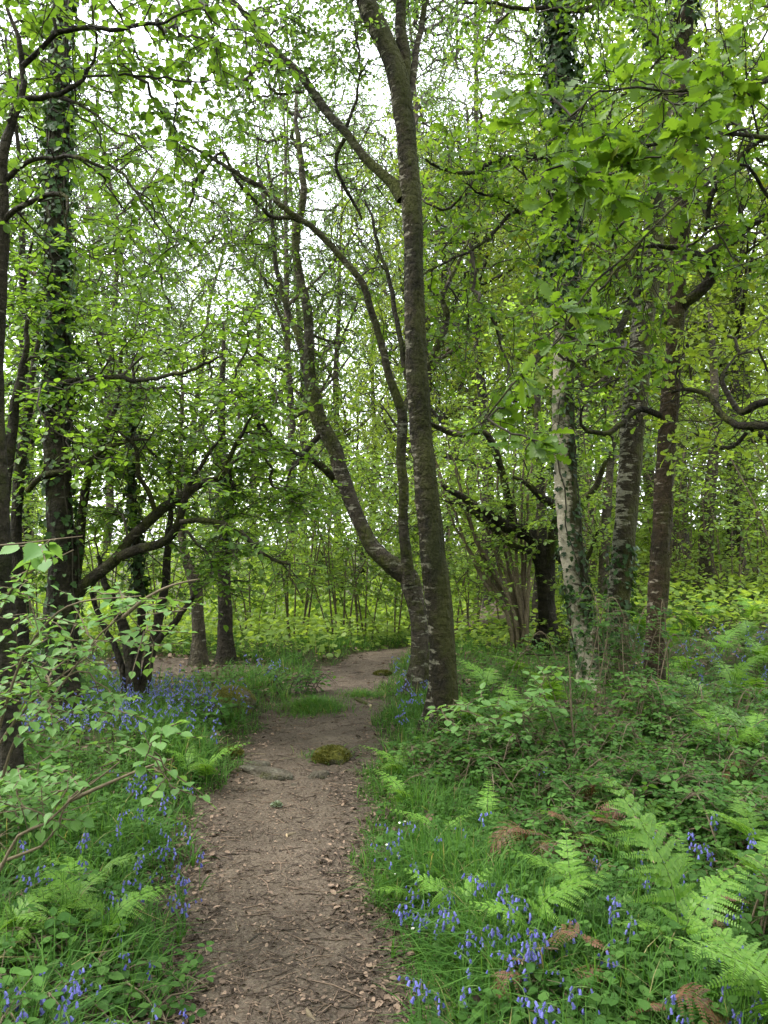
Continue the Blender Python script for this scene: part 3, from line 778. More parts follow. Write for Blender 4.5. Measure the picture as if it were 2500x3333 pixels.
BB = [bluebell_parts(.25, 7, .25), bluebell_parts(.22, 5, .35), bluebell_parts(.28, 7, .18), bluebell_parts(.20, 4, .4), bluebell_parts(.24, 6, .1)]
def bluebell(x, y, sc, label, group):
    r = thing('bluebell', (x, y, g(x, y) - .005), label, 'bluebell', group)
    a, b = random.choice(BB); r.rotation_euler = (random.uniform(-.12, .12), random.uniform(-.12, .12), random.uniform(0, 6.28)); r.scale = (sc * .78, sc * .78, sc * .95)
    for nme, me in (('stem', a), ('flower_head', b)):
        o = bpy.data.objects.new(nme, me); COL.objects.link(o); o.parent = r
LB = ('bluebell with nodding violet-blue bells in the grass left of the path', 'bluebells left of the path')
RB = ('bluebell with nodding violet-blue bells in the grass right of the path', 'bluebells right of the path')
left = [(630, 410, 6), (640, 500, 6), (690, 580, 2), (540, 640, 2), (600, 730, 2), (730, 780, 2), (790, 790, 2), (700, 870, 3), (560, 890, 2), (620, 940, 2), (760, 880, 3), (190, 820, 2), (330, 800, 1), (420, 810, 1), (360, 880, 1), (130, 1100, 2), (160, 1255, 1), (230, 1250, 3), (215, 1300, 2), (320, 1260, 2), (350, 1390, 3), (400, 1415, 2), (520, 1410, 3), (575, 1360, 3), (275, 1430, 2), (605, 1100, 2), (470, 1140, 1), (890, 700, 1), (820, 550, 1), (800, 650, 2), (740, 660, 1), (120, 1300, 2), (10, 1470, 2), (705, 610, 1), (590, 350, 5), (680, 420, 6), (540, 660, 1), (180, 710, 2), (710, 1480, 1), (405, 665, 2)]
right = [(20, 610, 2), (60, 640, 2), (100, 680, 2), (140, 560, 2), (380, 570, 2), (220, 640, 1), (460, 740, 2), (530, 790, 3), (290, 825, 3), (220, 830, 2), (190, 890, 3), (260, 910, 2), (370, 900, 2), (450, 965, 5), (710, 865, 4), (240, 990, 2), (290, 980, 2), (370, 1050, 4), (420, 1050, 3), (380, 1100, 3), (520, 1060, 4), (560, 1085, 3), (640, 1060, 3), (690, 1085, 3), (755, 1100, 2), (480, 1095, 2), (670, 1180, 3), (310, 1240, 2), (245, 1285, 2), (740, 1295, 2), (730, 1390, 2), (785, 1385, 2), (380, 1400, 1), (935, 1470, 2), (670, 1475, 2), (1115, 1400, 1), (1360, 1360, 2), (1420, 1360, 2), (1610, 1320, 2), (1650, 1300, 2), (1450, 1190, 2), (1480, 1110, 2), (1500, 680, 3), (1370, 695, 2), (1340, 660, 2), (1440, 720, 3), (1150, 720, 2), (1110, 740, 2), (830, 690, 2), (1130, 670, 2), (1480, 850, 2), (1590, 640, 2), (710, 1030, 2), (45, 975, 2), (115, 880, 2), (990, 880, 3), (1020, 1030, 2), (1185, 835, 2), (625, 375, 1), (1260, 890, 2), (930, 1110, 2), (1040, 1200, 2), (1340, 970, 1)]
for lst, Zf, (lab, grp) in ((left, Z5, LB), (right, Z6, RB)):
    for zx, zy, n in lst:
        px, py = Zf(zx, zy); d = ground_d(px, py, .22); x = (px - PCX) / F * d
        for i in range(max(1, round(n * .8))):
            xx, yy_ = x + random.gauss(0, .04 * n ** .5), d + random.gauss(0, .055 * n ** .5)
            bluebell(xx, yy_, random.uniform(.85, 1.15), lab, grp)
# the blue drift under the trees on the left, too many to count
mb = MB()
n = 1350; x = rng.uniform(-4.0, -.8, n); y = rng.uniform(5.2, 8.9, n)
pr = sm((noise2(x, y, 1.6, 1) - .34) * 4) * np.where(y > 7.6, np.where(x > -2.2, .9, .25), 1) * np.where(x > -1.5, np.where(y > 6.4, .8, .35), 1)
keep = (rng.uniform(0, 1, n) < pr) & (path_out(x, y) > .18) & ~inpatch(x, y); x, y = x[keep], y[keep]
x2 = rng.uniform(.1, .6, 60); y2 = rng.uniform(6, 9, 60); x3 = rng.uniform(2.5, 4.5, 130); y3 = rng.uniform(6.5, 9.5, 130)
x = np.concatenate([x, x2, x3]); y = np.concatenate([y, y2, y3]); n = len(x)
b = np.stack([x, y, gz(x, y)], 1); hh = rng.uniform(.17, .30, n); a = rng.uniform(0, 6.28, n); o = np.stack([np.cos(a), np.sin(a), 0 * a], 1)
t1 = b + np.array([0, 0, 1.0]) * (hh * .7)[:, None] + o * .01; t2 = b + np.array([0, 0, 1.0]) * hh[:, None] + o * .035; t3 = t2 + o * .03 - np.array([0, 0, .015])
tubes(mb, np.stack([b, t1, t2, t3], 1), np.full((n, 4), .0018), 3, 0)
for k in range(6):
    f = k / 5.; c = t1 * (1 - f) + t3 * f if f < .5 else t2 * (1 - (f - .5) * 2) + t3 * (f - .5) * 2
    ax = np.array([0, 0, -1.0]) + rng.standard_normal((n, 3)) * .4; ln = rng.uniform(.010, .015, n); r0 = ax / np.linalg.norm(ax, axis=1, keepdims=True)
    tubes(mb, np.stack([c, c + r0 * (ln * .6)[:, None], c + r0 * ln[:, None]], 1), np.tile([.0025, .004, .006], (n, 1)), 5, 1, rng.uniform(0, 1, n))
tag(mb.build('bluebell_drift', [M['stem'], M['bell']]), kind='stuff')

# small white flowers
mbw = MB(); tubes(mbw, np.array([[[0, 0, 0], [.004, 0, .08], [.0, .004, .16]]]), np.full((1, 3), .0012), 4, 0)
w1_ = mbw.build('stem', [M['stem']]); mbw = MB()
az = np.arange(5) * 2 * pi / 5; dd = np.stack([np.cos(az), np.sin(az), .25 + 0 * az], 1)
leaves(mbw, HAZEL, np.tile([0, .004, .16], (5, 1)), dd, np.tile([0, 0, 1.0], (5, 1)), .013, 0)
tubes(mbw, np.array([[[0, .004, .159], [0, .004, .163]]]), np.array([[.0022, .0015]]), 6, 1)
w2_ = mbw.build('petals', [M['white'], M['deadfern']])
WD = (w1_.data, w2_.data); bpy.data.objects.remove(w1_); bpy.data.objects.remove(w2_)
for k, (zx, zy) in enumerate(((75, 560), (85, 575), (130, 590), (60, 690), (885, 835), (1425, 770), (1415, 785), (1378, 845), (140, 1000), (45, 300), (130, 730), (30, 790), (110, 560), (1330, 905), (560, 360), (20, 660))):
    px, py = Z6(zx, zy); d = ground_d(px, py, .15); x = (px - PCX) / F * d
    r = thing('white_flower', (x, d, g(x, d)), 'tiny white woodland flower among the grass right of the path', 'flower', 'small white flowers right of the path')
    r.rotation_euler = (random.uniform(-.5, .3), random.uniform(-.3, .3), random.uniform(0, 6)); r.scale = (.65,) * 3
    for nme, me in zip(('stem', 'petals'), WD):
        o = bpy.data.objects.new(nme, me); COL.objects.link(o); o.parent = r

# bramble bushes
def bramble(px, py, rx, h, n, label, nm='bramble_bush', shape=None, lm='bramble', size=.043, h0=.15):
    h *= .55; n = int(n * .62)
    d = ground_d(px, py, h0); x = (px - PCX) / F * d
    r = thing(nm, (x, d, g(x, d)), label, 'bush')
    canes = []; k = max(7, int(n / 26))
    for i in range(k):
        a = random.uniform(0, 6.28); L = rx * random.uniform(.5, 1.15); b0 = np.array([x + random.gauss(0, rx * .3), d + random.gauss(0, rx * .25), 0]); b0[2] = g(b0[0], b0[1]) - .02
        e = b0 + np.array([cos(a) * L, sin(a) * L * .8, 0]); e[2] = g(e[0], e[1]) + h * random.uniform(.15, .6)
        m = (b0 + e) / 2; m[2] += h * random.uniform(.7, 1.25)
        q = spline(np.array([np.append(b0, .0045), np.append(m, .0036), np.append(e, .0016)]), .06); canes.append(q)
    mb = MB()
    for q in canes: tubes(mb, q[None, :, :3], q[None, :, 3], 5, 0)
    P_, D_ = [], []
    for q in canes:
        kk = max(4, int(n / k)); i = (rng.uniform(.12, 1, kk) * (len(q) - 1)).astype(int)
        a = rng.uniform(0, 6.28, kk); o = np.stack([np.cos(a), np.sin(a), rng.uniform(-.2, .55, kk)], 1)
        st = q[i, :3]; le = rng.uniform(.03, .13, (kk, 1)); P_.append(st + o * le); D_.append(o * np.array([1, 1, .25]))
        tubes(mb, np.stack([st, st + o * le * .5 + np.array([0, 0, .006]), st + o * le], 1), np.full((kk, 3), .0013), 3, 0)
    P_ = np.concatenate(P_); D_ = np.concatenate(D_)
    gl = gz(P_[:, 0], P_[:, 1]) + .02; P_[:, 2] = np.maximum(P_[:, 2], gl)
    leaves(mb, shape or TRI, P_, D_ + np.array([0, 0, -.12]), np.array([0, 0, 1.0]) + rng.standard_normal(P_.shape) * .3, size * rng.uniform(.6, 1.3, len(P_)), 1)
    mb.build('leaves', [M['twig_pale'] if shape is None else M['twig'], M[lm]], r, r.location)
    return r
#
for zx, zy, rx, h, n, lab in ((960, 130, .6, 1.35, 760, 'dense bramble climbing the foot of the paired birches'), (1080, 210, .45, .8, 480, 'bramble in front of the paired birches, left of the reddish trunk'), (1180, 240, .6, .5, 560, 'bramble thicket at the foot of the reddish trunk'), (1330, 330, .6, .5, 560, 'dark bramble thicket right of the reddish trunk'), (1300, 420, .55, .4, 420, 'low bramble below the thicket right of the reddish trunk'), (760, 260, .6, .5, 500, 'bramble between the main birch and the white birch'), (600, 300, .5, .45, 420, 'bramble just right of the foot of the main birch'), (740, 420, .55, .35, 380, 'bramble left of the rust-brown dead fern'), (900, 480, .5, .35, 340, 'bramble beside the rust-brown dead fern'), (1120, 450, .5, .4, 380, 'bramble under the broad bracken'), (750, 720, .38, .3, 300, 'dark bramble over the rusty dead bracken heap'), (870, 590, .4, 0.256, 168, 'bramble above the rusty dead bracken heap'), (1080, 590, .4, 0.24, 156, 'bramble left of the upright young bracken'), (1470, 580, .45, .35, 340, 'bramble with pale leaves near the right edge'), (520, 640, .35, 0.2, 144, 'low bramble behind the flat wide bracken frond'), (300, 330, .4, .35, 320, 'bramble at the foot of the main birch, beside the path'), (420, 380, .4, .3, 280, 'bramble below the leafy hazel sapling'), (1500, 200, .6, .5, 420, 'bramble near the right edge behind the large bracken'), (1420, 120, .6, .4, 420, 'bramble on the bank behind the reddish trunk'), (1620, 1000, .3, .45, 220, 'broad-leaved bramble at the right edge'), (500, 860, .3, 0.128, 120, 'low bramble runners beside the bluebells right of the path'), (830, 1320, .3, 0.128, 114, 'dark ground bramble left of the tallest bracken stem'), (440, 1260, .25, 0.16, 90, 'light green bramble sprig low beside the path'), (1210, 760, .4, 0.16, 144, 'low bramble among twigs behind the tallest bracken')):
    bramble(*Z6(zx, zy), rx, h, n, lab)
for zx, zy, rx, h, n, lab in ((230, 880, .3, 0.2, 120, 'dark leafed bramble left of the bright bracken'), (100, 1060, .35, 0.176, 144, 'bramble trailing at the left edge'), (640, 1180, .25, 0.096, 90, 'low bramble at the left edge of the path'), (100, 650, .4, .4, 260, 'bramble beneath the hazel sapling at the left edge'), (720, 1100, .2, 0.096, 66, 'small bramble where the grass meets the path on the left'), (420, 1120, .35, 0.144, 120, 'sprawling bramble in the left foreground'), (50, 1390, .2, .3, 80, 'bramble with pale young leaves in the lower left corner')):
    bramble(*Z5(zx, zy), rx, h, n, lab)
for zx, zy, lab in ((940, 130, 'dark leafy mound on the left bank beside the bend of the path'), (1300, 20, 'leafy green mound where the path bends right')):
    bramble(zx * .7535, 2200 + zy * .7535, .34, .3, 420, lab, 'leafy_mound', HAZEL, 'herb', .045)

# leafy hazel sapling leaning in from the left edge
bx, by = -1.75, 2.95
S = []
for pts, d0, d1 in (([(-60, 2900), (0, 2832), (60, 2720), (150, 2680), (226, 2607), (300, 2550), (390, 2480)], 2.85, 2.75), ([(-60, 2880), (20, 2800), (135, 2755), (190, 2680), (225, 2600), (320, 2530)], 2.95, 2.9),
                    ([(-70, 2800), (0, 2560), (45, 2420), (110, 2340), (200, 2230), (330, 2060), (400, 2010)], 3.1, 3.0), ([(-70, 2700), (-10, 2400), (70, 2150), (160, 2020), (260, 1960), (460, 1940)], 3.1, 2.9),
                    ([(-70, 2600), (-40, 2100), (0, 1990), (50, 1900), (120, 1850), (240, 1790)], 3.0, 2.8), ([(-70, 2600), (0, 2420), (90, 2300), (200, 2200), (300, 2130)], 3.2, 3.2), ([(400, 2010), (480, 1945), (560, 1905), (650, 1885)], 3.0, 2.9),
                    ([(226, 2607), (330, 2560), (470, 2500), (560, 2470)], 2.85, 2.7)):
    p = np.array([P(a, b, d0 + (d1 - d0) * i / (len(pts) - 1)) for i, (a, b) in enumerate(pts)])
    if pts[0][0] < 0: p = np.vstack([[bx, by, g(bx, by)], p])
    q = spline(np.c_[p, np.linspace(.0085, .0022, len(p))], .05); S.append((q[:, :3], q[:, 3]))
r = thing('hazel_sapling', (bx, by, g(bx, by)), 'pale-leaved hazel sapling leaning in over the left edge of the ground', 'sapling')

for s in S:
    mb = MB(); tubes(mb, s[0][None], s[1][None], 7, 0, 0, .04); mb.build('stem', M['twig_pale'], r, r.location)
def pregion(specs):
    return np.array([P(random.uniform(a, b), random.uniform(c, e), random.uniform(u, v)) for a, b, c, e, u, v, n in specs for _ in range(n)])
tg = pregion([(0, 330, 1960, 2300, 2.9, 3.6, 23), (260, 640, 1880, 2110, 2.8, 3.3, 9), (0, 400, 2250, 2420, 2.8, 3.3, 13), (100, 560, 2440, 2580, 2.6, 3.1, 8), (0, 230, 2500, 2680, 2.7, 3.2, 9), (0, 110, 1830, 1960, 2.8, 3.2, 4), (440, 540, 2370, 2440, 2.5, 2.6, 2)])
ch, R = grow([bareness(s, .35) for s in S], tg, .3, .06, .0017)
mb = MB(); tubes(mb, ch, R, 5, 0)
foliage(mb, ch, HAZELN, .043, sprigs=3, nl=5, slen=.15, flatness=.85, droop=.05, spread=.22)
mb.build('leaves', [M['twig_pale'], M['hazel_near']], r, r.location)
# sprig of big leaves hanging across the left edge
tg = pregion([(0, 300, 1740, 1800, 2.3, 2.6, 5)])
p = spline(np.c_[np.array([P(-250, 1800, 2.6), P(-60, 1780, 2.55), P(80, 1768, 2.5), P(180, 1755, 2.45), P(270, 1745, 2.4)]), [.005, .004, .003, .0025, .0015]], .04)
ch, R = grow([(p[:, :3], p[:, 3])], tg, .3, .04, .0014); mb = MB(); tubes(mb, p[None, :, :3], p[None, :, 3], 6, 0); tubes(mb, ch, R, 4, 0)
foliage(mb, ch, HAZELN, .065, sprigs=1, nl=3, slen=.10, flatness=.8, droop=.3, spread=.3)
mb.build('spray', [M['twig_pale'], M['hazel_near']], r, r.location)

# low hazel sapling right of the main birch
bx, by = 1.15, 5.3
r = thing('hazel_sapling', (bx, by, g(bx, by)), 'low leafy hazel sapling with bare brown stems just right of the main birch', 'sapling')
S = []
for pts in ([(1890, 2700), (1830, 2560), (1700, 2420), (1560, 2330), (1440, 2300)], [(1890, 2700), (1870, 2500), (1860, 2330), (1855, 2200), (1850, 2130)], [(1890, 2700), (1760, 2480), (1650, 2400), (1520, 2390), (1430, 2370)], [(1890, 2690), (1880, 2560), (1800, 2340), (1770, 2260)]):
    p = np.array([P(a, b, 5.2) for a, b in pts]); p[0] = (bx, by, g(bx, by)); q = spline(np.c_[p, np.linspace(.011, .003, len(p))], .06); S.append((q[:, :3], q[:, 3]))
for s in S:
    mb = MB(); tubes(mb, s[0][None], s[1][None], 7, 0, 0, .04); mb.build('stem', M['twig_pale'], r, r.location)
tg = pregion([(1400, 1780, 2265, 2400, 4.9, 5.6, 34), (1740, 1900, 2130, 2300, 4.9, 5.6, 8)])
ch, R = grow([bareness(s, .3) for s in S], tg, .3, .06, .0016); mb = MB(); tubes(mb, ch, R, 4, 0)
foliage(mb, ch, HAZEL, .062, sprigs=2, nl=4, slen=.14, flatness=.92, droop=.12, spread=.25)
mb.build('leaves', [M['twig_pale'], M['hazel_near']], r, r.location)

# stones
def rock(name, px, py, rx, ry, rz, mat, label, rot=0, seed=0, moss=None, sink=.3, flatt=1.0):
    d = ground_d(px, py, 0); x = (px - PCX) / F * d
    r = thing(name, (x, d, g(x, d)), label, 'stone'); r.rotation_euler = (0, 0, rot)
    def body(sx, sy, sz, amp, nm, m, zoff, lim=-.5, fine=0):
        nu, nv = 40, 22; u = np.arange(nu) / nu * 2 * pi; v = np.linspace(-.5 * pi * .8, .5 * pi, nv)
        U, V = np.meshgrid(u, v); q = np.stack([np.cos(V) * np.cos(U), np.cos(V) * np.sin(U), np.sin(V)], -1)
        k = 1 + amp * (np.sin(q[..., 0] * 3.1 + seed) * np.cos(q[..., 1] * 2.7 + seed * 2) + .6 * np.sin(q[..., 2] * 5 + q[..., 0] * 4 + seed) + .4 * np.sin(q[..., 1] * 9 + q[..., 0] * 7 + seed))
        k = k * (1 + fine * rng.standard_normal(k.shape))
        q = q * k[..., None]; q[..., 2] = np.minimum(q[..., 2], flatt)
        q = q * np.array([sx, sy, sz]) + np.array([0, 0, zoff])
        mb = MB(); i = (np.arange(nv - 1)[:, None] * nu + np.arange(nu)[None]); i2 = (np.arange(nv - 1)[:, None] * nu + (np.arange(nu)[None] + 1) % nu)
        mb.add(q, np.stack([i, i2, i2 + nu, i + nu], -1), np.full(i.size, 4))
        if moss and nm == 'moss':
            n = 2600; ph = rng.uniform(0, 6.28, n); vv = rng.uniform(0, 1, n); pv = np.arcsin(vv); s_ = np.stack([np.cos(pv) * np.cos(ph), np.cos(pv) * np.sin(ph), np.sin(pv)], 1)
            leaves(mb, BIRCH, s_ * np.array([sx, sy, sz]) * rng.uniform(.93, 1.03, (n, 1)) + np.array([0, 0, zoff]), s_ + rng.standard_normal((n, 3)) * .6, rng.standard_normal((n, 3)), rng.uniform(.008, .018, n), 1)
        return mb.build(nm, [m, M['mossleaf']], r)
    body(rx, ry, rz, .15, 'stone_body', mat, rz * (.5 - sink), fine=.012)
    if moss:
        body(rx * moss, ry * moss, rz * moss * .92, .10, 'moss', M['moss'], rz * (.5 - sink) + rz * .12, fine=.02)
    return r
M['mossleaf'] = leafmat('moss_leaf', (.055, .065, .012), (.125, .115, .02), .2)
rock('mossy_stone', 1082, 2472, .13, .10, .082, M['stone'], 'rounded stone with a thick yellow-green moss cushion in the middle of the path', .3, 1, moss=1.03, sink=.2)
rock('flat_stone', 872, 2515, .21, .075, .055, M['stone'], 'flat pale grey stone lying in the left edge of the path', -.5, 3, sink=.3, flatt=.6)
rock('flat_stone', 845, 2490, .10, .06, .05, M['stone'], 'smaller grey stone touching the flat pale one, closer to the grass', -.3, 5, sink=.3, flatt=.6)
rock('small_stone', 1042, 2525, .075, .05, .045, M['stone'], 'small brownish stone just below the mossy stone on the path', .2, 6, sink=.25)
rock('pebble', 960, 2550, .022, .016, .014, M['stone'], 'pale pebble between the flat stone and the small brownish stone', .2, 7, sink=0)
rock('mossy_stone', 760, 2305, .2, .16, .17, M['stone'], 'low moss-covered boulder in the bluebells at the left of the path', .3, 9, moss=1.03, sink=.35)
rock('mossy_stone', 750, 2455, .10, .07, .05, M['stone'], 'small mossy stone in the grass just left of the flat stone', .3, 10, moss=1.04, sink=.3)
rock('mossy_stone', 1245, 2195, .11, .07, .045, M['stone'], 'mossy stone in the verge where the path bends at the top', .3, 12, moss=1.03, sink=.3)
# lichen tuft
d = ground_d(905, 2622); x = (905 - PCX) / F * d
mb = MB(); n = 420; s_ = nrm(rng.standard_normal((n, 3))); s_[:, 2] = np.abs(s_[:, 2])
leaves(mb, BIRCH, s_ * np.array([.03, .022, .018]) * rng.uniform(.3, 1, (n, 1)) + np.array([0, 0, .014]), s_ + rng.standard_normal((n, 3)) * .7, rng.standard_normal((n, 3)), rng.uniform(.010, .018, n), 0)
M['lichentuft'] = leafmat('lichen_tuft', (.13, .16, .10), (.24, .27, .19), .1)
o = mb.build('lichen_tuft', M['lichentuft']); o.location = (x, d, g(x, d) + .01); tag(o, 'grey-green lichen tuft fallen on the middle of the path', 'lichen')

# sticks
def stick(pxs, w, mat, label, lift=.012, nm='fallen_stick'):
    p = []
    for px, py in pxs:
        d = ground_d(px, py, lift); x = (px - PCX) / F * d; p.append((x, d, g(x, d) + lift + w * .3))
    q = spline(np.c_[np.array(p), np.linspace(w, w * .7, len(p))], .03)
    mb = MB(); tubes(mb, q[None, :, :3], q[None, :, 3], 9, 0, 0, .07)
    for e, s in ((0, -1), (-1, 1)):
        t = nrm(q[-1, :3] - q[0, :3]) * s
        tubes(mb, np.array([[q[e, :3], q[e, :3] + t * w * .3]]), np.array([[q[e, 3], .0004]]), 9, 1)
    o = mb.build(nm, [mat, M['cut']], None, q[0, :3]); return tag(o, label, 'stick')
M['cut'] = flat('broken_wood', (.45, .32, .2), (.6, .46, .3))
stick([(1160, 2272), (1180, 2283), (1206, 2294)], .022, M['lichen'], 'short pale broken branch lying across the path near the main birch')
stick([(1002, 3254), (1016, 3272), (1030, 3290)], .0085, M['twig_pale'], 'short pale stick lying on the path at the very bottom')
stick([(938, 2707), (955, 2702), (965, 2700)], .011, M['twig_pale'], 'stubby brown stick lying in the middle of the path')
stick([(690, 2884), (668, 2870), (700, 2862)], .004, M['twig_pale'], 'thin pale twig at the left edge of the path below the grass')
stick([(1020, 3240), (1090, 3243), (1190, 3246)], .003, M['twig'], 'long thin dark twig lying flat across the bottom of the path')
stick([(775, 2970), (778, 2985), (782, 3000)], .004, M['twig_pale'], 'small forked-looking pale twig on the left half of the path')
stick([(815, 3040), (850, 3015), (870, 3008)], .0035, M['twig'], 'curved brown twig on the path above the bottom stick')
stick([(930, 2818), (945, 2805), (956, 2800)], .0032, M['twig'], 'tiny curled dark twig mid-path beside loose chips')
stick([(822, 2446), (850, 2447), (872, 2447)], .006, M['twig_pale'], 'straight pale twig by the grass above the flat stone')
stick([(1145, 2447), (1160, 2465), (1200, 2488)], .005, M['twig'], 'thin root-like twig along the right edge of the path beside the mossy stone')
stick([(1240, 3085), (1300, 3066), (1350, 3070)], .004, M['twig'], 'thin dark twig poking out of the grass at the right edge of the path')
stick([(1690, 3110), (1720, 3066), (1805, 3064)], .0045, M['twig_pale'], 'pale bent stalk lying over the grass left of the tallest bracken', .16)
stick([(1750, 2905), (1790, 2930), (1810, 2935)], .004, M['twig_pale'], 'pale straw stalk beneath the tips of the tallest bracken', .1)
stick([(2115, 2790), (2160, 2750), (2195, 2716)], .006, M['twig_pale'], 'pale dead stick tilting up out of the bramble on the right', .15)
stick([(1975, 2620), (2040, 2640), (2150, 2710)], .004, M['twig_pale'], 'long thin straw-coloured stem arching over the brambles on the right', .3)
stick([(1690, 2125), (1800, 2130), (1900, 2100), (1950, 2060)], .009, M['limb'], 'fallen bare branch leaning at the foot of the white birch', .3)
# ------------------------------------------------------------------ the trees of the picture, traced stem by stem
def base_at(tr):
    return (float(tr[0][0, 0]), float(tr[0][0, 1]), g(tr[0][0, 0], tr[0][0, 1]))

def limb(root, tr, mat, name='limb', sides=10, lump=.05):
    mb = MB(); tubes(mb, tr[0][None], tr[1][None], sides, 0, 0.0, lump)
    # the small side twigs that a bough carries
    if name == 'limb':
        p, rr = tr; m = len(p); L = np.linalg.norm(np.diff(p, axis=0), axis=1).sum(); k = int(min(26, L * 7)); t2 = []; r2 = []
        for _ in range(k):
            i = random.randint(int(m * .12), m - 2); t = nrm(p[i + 1] - p[i]); o = nrm(np.cross(t, rng.standard_normal(3)) + t * .7 + np.array([0, 0, .15])); l = random.uniform(.12, .55)
            s_ = np.linspace(0, 1, 6)[:, None]; w = p[i] + o * l * s_ + rng.standard_normal(3) * l * .25 * s_ ** 2 + np.cumsum(rng.standard_normal((6, 3)) * l * .03, axis=0) * s_
            r0 = min(.006, rr[i] * .5); t2.append(w); r2.append(np.linspace(r0, .0012, 6))
            for __ in range(2):
                j = random.randint(2, 4); o2 = nrm(o + rng.standard_normal(3) * .6); l2 = l * random.uniform(.3, .5)
                t2.append(w[j] + o2 * l2 * s_ + rng.standard_normal(3) * l2 * .2 * s_ ** 2); r2.append(np.linspace(r0 * .6, .001, 6))
        if t2: tubes(mb, np.array(t2), np.array(r2), 4, 0)
    return mb.build(name, mat, root, root.location)

# main birch beside the path
T = trace([(950, 1620, 60), (956, 1520, 58), (956, 1420, 56), (949, 1320, 56), (938, 1230, 56), (930, 1140, 53), (918, 1020, 50), (908, 910, 48), (900, 800, 47), (896, 700, 45), (894, 600, 43), (893, 500, 43), (888, 420, 44), (880, 330, 42), (872, 250, 44), (862, 180, 48), (840, 110, 44), (812, 50, 44), (790, 0, 40), (760, -90, 36), (740, -220, 30), (735, -420, 22), (740, -700, 8)], 6.0, 6.35, base=True)
r = thing('birch_tree', base_at(T), 'tall moss-covered birch standing right beside the path, forked near its top', 'tree')
trunk_mesh(r, 'trunk', T, M['birch_moss'], 40, .04, .45); fuzz(r, T, 9000, 0, .75)
F2 = trace([(868, 215, 34), (872, 130, 32), (866, 60, 25), (866, 0, 23), (872, -150, 18), (880, -400, 6)], 6.3); limb(r, F2, M['birch_moss'], sides=14)
F3 = trace([(880, 235, 16), (893, 160, 16), (905, 80, 14), (918, 0, 12), (935, -150, 6)], 6.3, 6.5); limb(r, F3, M['lichen'])
L1 = trace([(870, 430, 30), (850, 398, 26), (827, 378, 22), (785, 335, 20), (750, 292, 19), (720, 260, 19), (685, 210, 19), (650, 164, 18), (620, 136, 17), (595, 110, 16), (565, 74, 15), (540, 48, 13), (512, 12, 11), (480, -40, 9), (440, -110, 5)], 6.2, 6.6); limb(r, L1, M['lichen'], sides=12)
L1b = trace([(646, 161, 12), (620, 154, 12), (595, 142, 13), (570, 137, 13), (547, 152, 13), (538, 166, 10), (520, 176, 8), (508, 184, 4)], 6.55, 6.4); limb(r, L1b, M['lichen'], lump=.16)
L1c = trace([(656, 198, 7), (630, 200, 7), (600, 203, 6), (575, 180, 4), (565, 148, 3)], 6.5, 6.4); limb(r, L1c, M['lichen'], lump=.12)
L1d = trace([(742, 292, 9), (757, 250, 7), (770, 205, 6), (780, 165, 5), (795, 135, 3)], 6.4); limb(r, L1d, M['lichen'])
L1e = trace([(745, 300, 9), (729, 330, 9), (728, 365, 8), (742, 405, 8), (758, 430, 7), (775, 460, 6), (783, 475, 4)], 6.4, 6.6); limb(r, L1e, M['limb'])
tg = np.concatenate([region([(420, 800, -30, 250, 6.2, 7.4, 60), (500, 800, -60, 60, 6.0, 7.0, 26), (700, 1010, -40, 160, 6.2, 7.5, 20)]), ell([(-.9, 6.5, 7.6, 1.9, 1.2, 1.2, 70)])])
crown(r, [bareness(L1, .3), bareness(T, .82), bareness(F2, .4), bareness(L1b, .4), bareness(L1d, .3)], tg, M['birch'], HAZEL, .040, sprigs=5, nl=7, slen=.32, flatness=.45, droop=.35, rt=.0028, )

# forked birch just behind it, its heavy mossy limb leaning out to the left
T = trace([(905, 1520, 44), (905, 1460, 38), (907, 1390, 36), (903, 1330, 36), (893, 1285, 40), (882, 1248, 42), (860, 1232, 42), (835, 1212, 36), (805, 1182, 34), (785, 1145, 30), (768, 1105, 30), (752, 1065, 34), (735, 1010, 33), (722, 970, 32), (705, 935, 30), (690, 900, 28), (678, 855, 27), (668, 800, 25), (668, 740, 23), (664, 665, 21), (650, 610, 18), (640, 550, 17), (641, 500, 18), (650, 455, 17), (656, 410, 16), (650, 350, 13), (642, 285, 11), (640, 220, 8), (645, 150, 5)], 7.5, 8.3, base=True)
r = thing('birch_tree', base_at(T), 'forked birch behind the tallest one, a mossy limb arching left over the path', 'tree')
trunk_mesh(r, 'trunk', T, M['lichen'], 26, .06, .5); fuzz(r, T, 4000, .05, .6)
S2 = trace([(884, 1262, 30), (880, 1215, 26), (874, 1170, 24), (871, 1120, 22), (872, 1060, 22), (866, 1000, 21), (868, 950, 22), (869, 900, 22), (858, 860, 20), (842, 815, 18), (828, 760, 16), (808, 690, 15), (785, 615, 15), (760, 585, 14), (725, 540, 14), (690, 505, 14), (650, 475, 13), (615, 450, 13), (585, 420, 12), (555, 400, 11), (525, 385, 10), (500, 367, 9), (470, 345, 8), (440, 330, 7), (408, 315, 5)], 7.6, 7.2); limb(r, S2, M['lichen'], sides=14)
S3 = trace([(869, 890, 18), (892, 850, 18), (915, 800, 18), (935, 765, 17), (955, 725, 17), (965, 680, 15), (955, 640, 10), (985, 580, 8), (1010, 520, 5)], 7.6, 8.2); limb(r, S3, M['lichen'], sides=12)
S4 = trace([(720, 965, 18), (690, 930, 16), (672, 880, 14), (660, 800, 13), (640, 720, 13), (612, 640, 12), (595, 560, 11), (588, 480, 9), (584, 410, 7), (575, 330, 4)], 8.2, 8.8); limb(r, S4, M['limb'], sides=10)
S5 = trace([(700, 930, 15), (672, 960, 13), (650, 980, 11), (620, 968, 10), (590, 945, 9), (560, 905, 7), (545, 880, 4)], 8.0, 7.4); limb(r, S5, M['limb'])
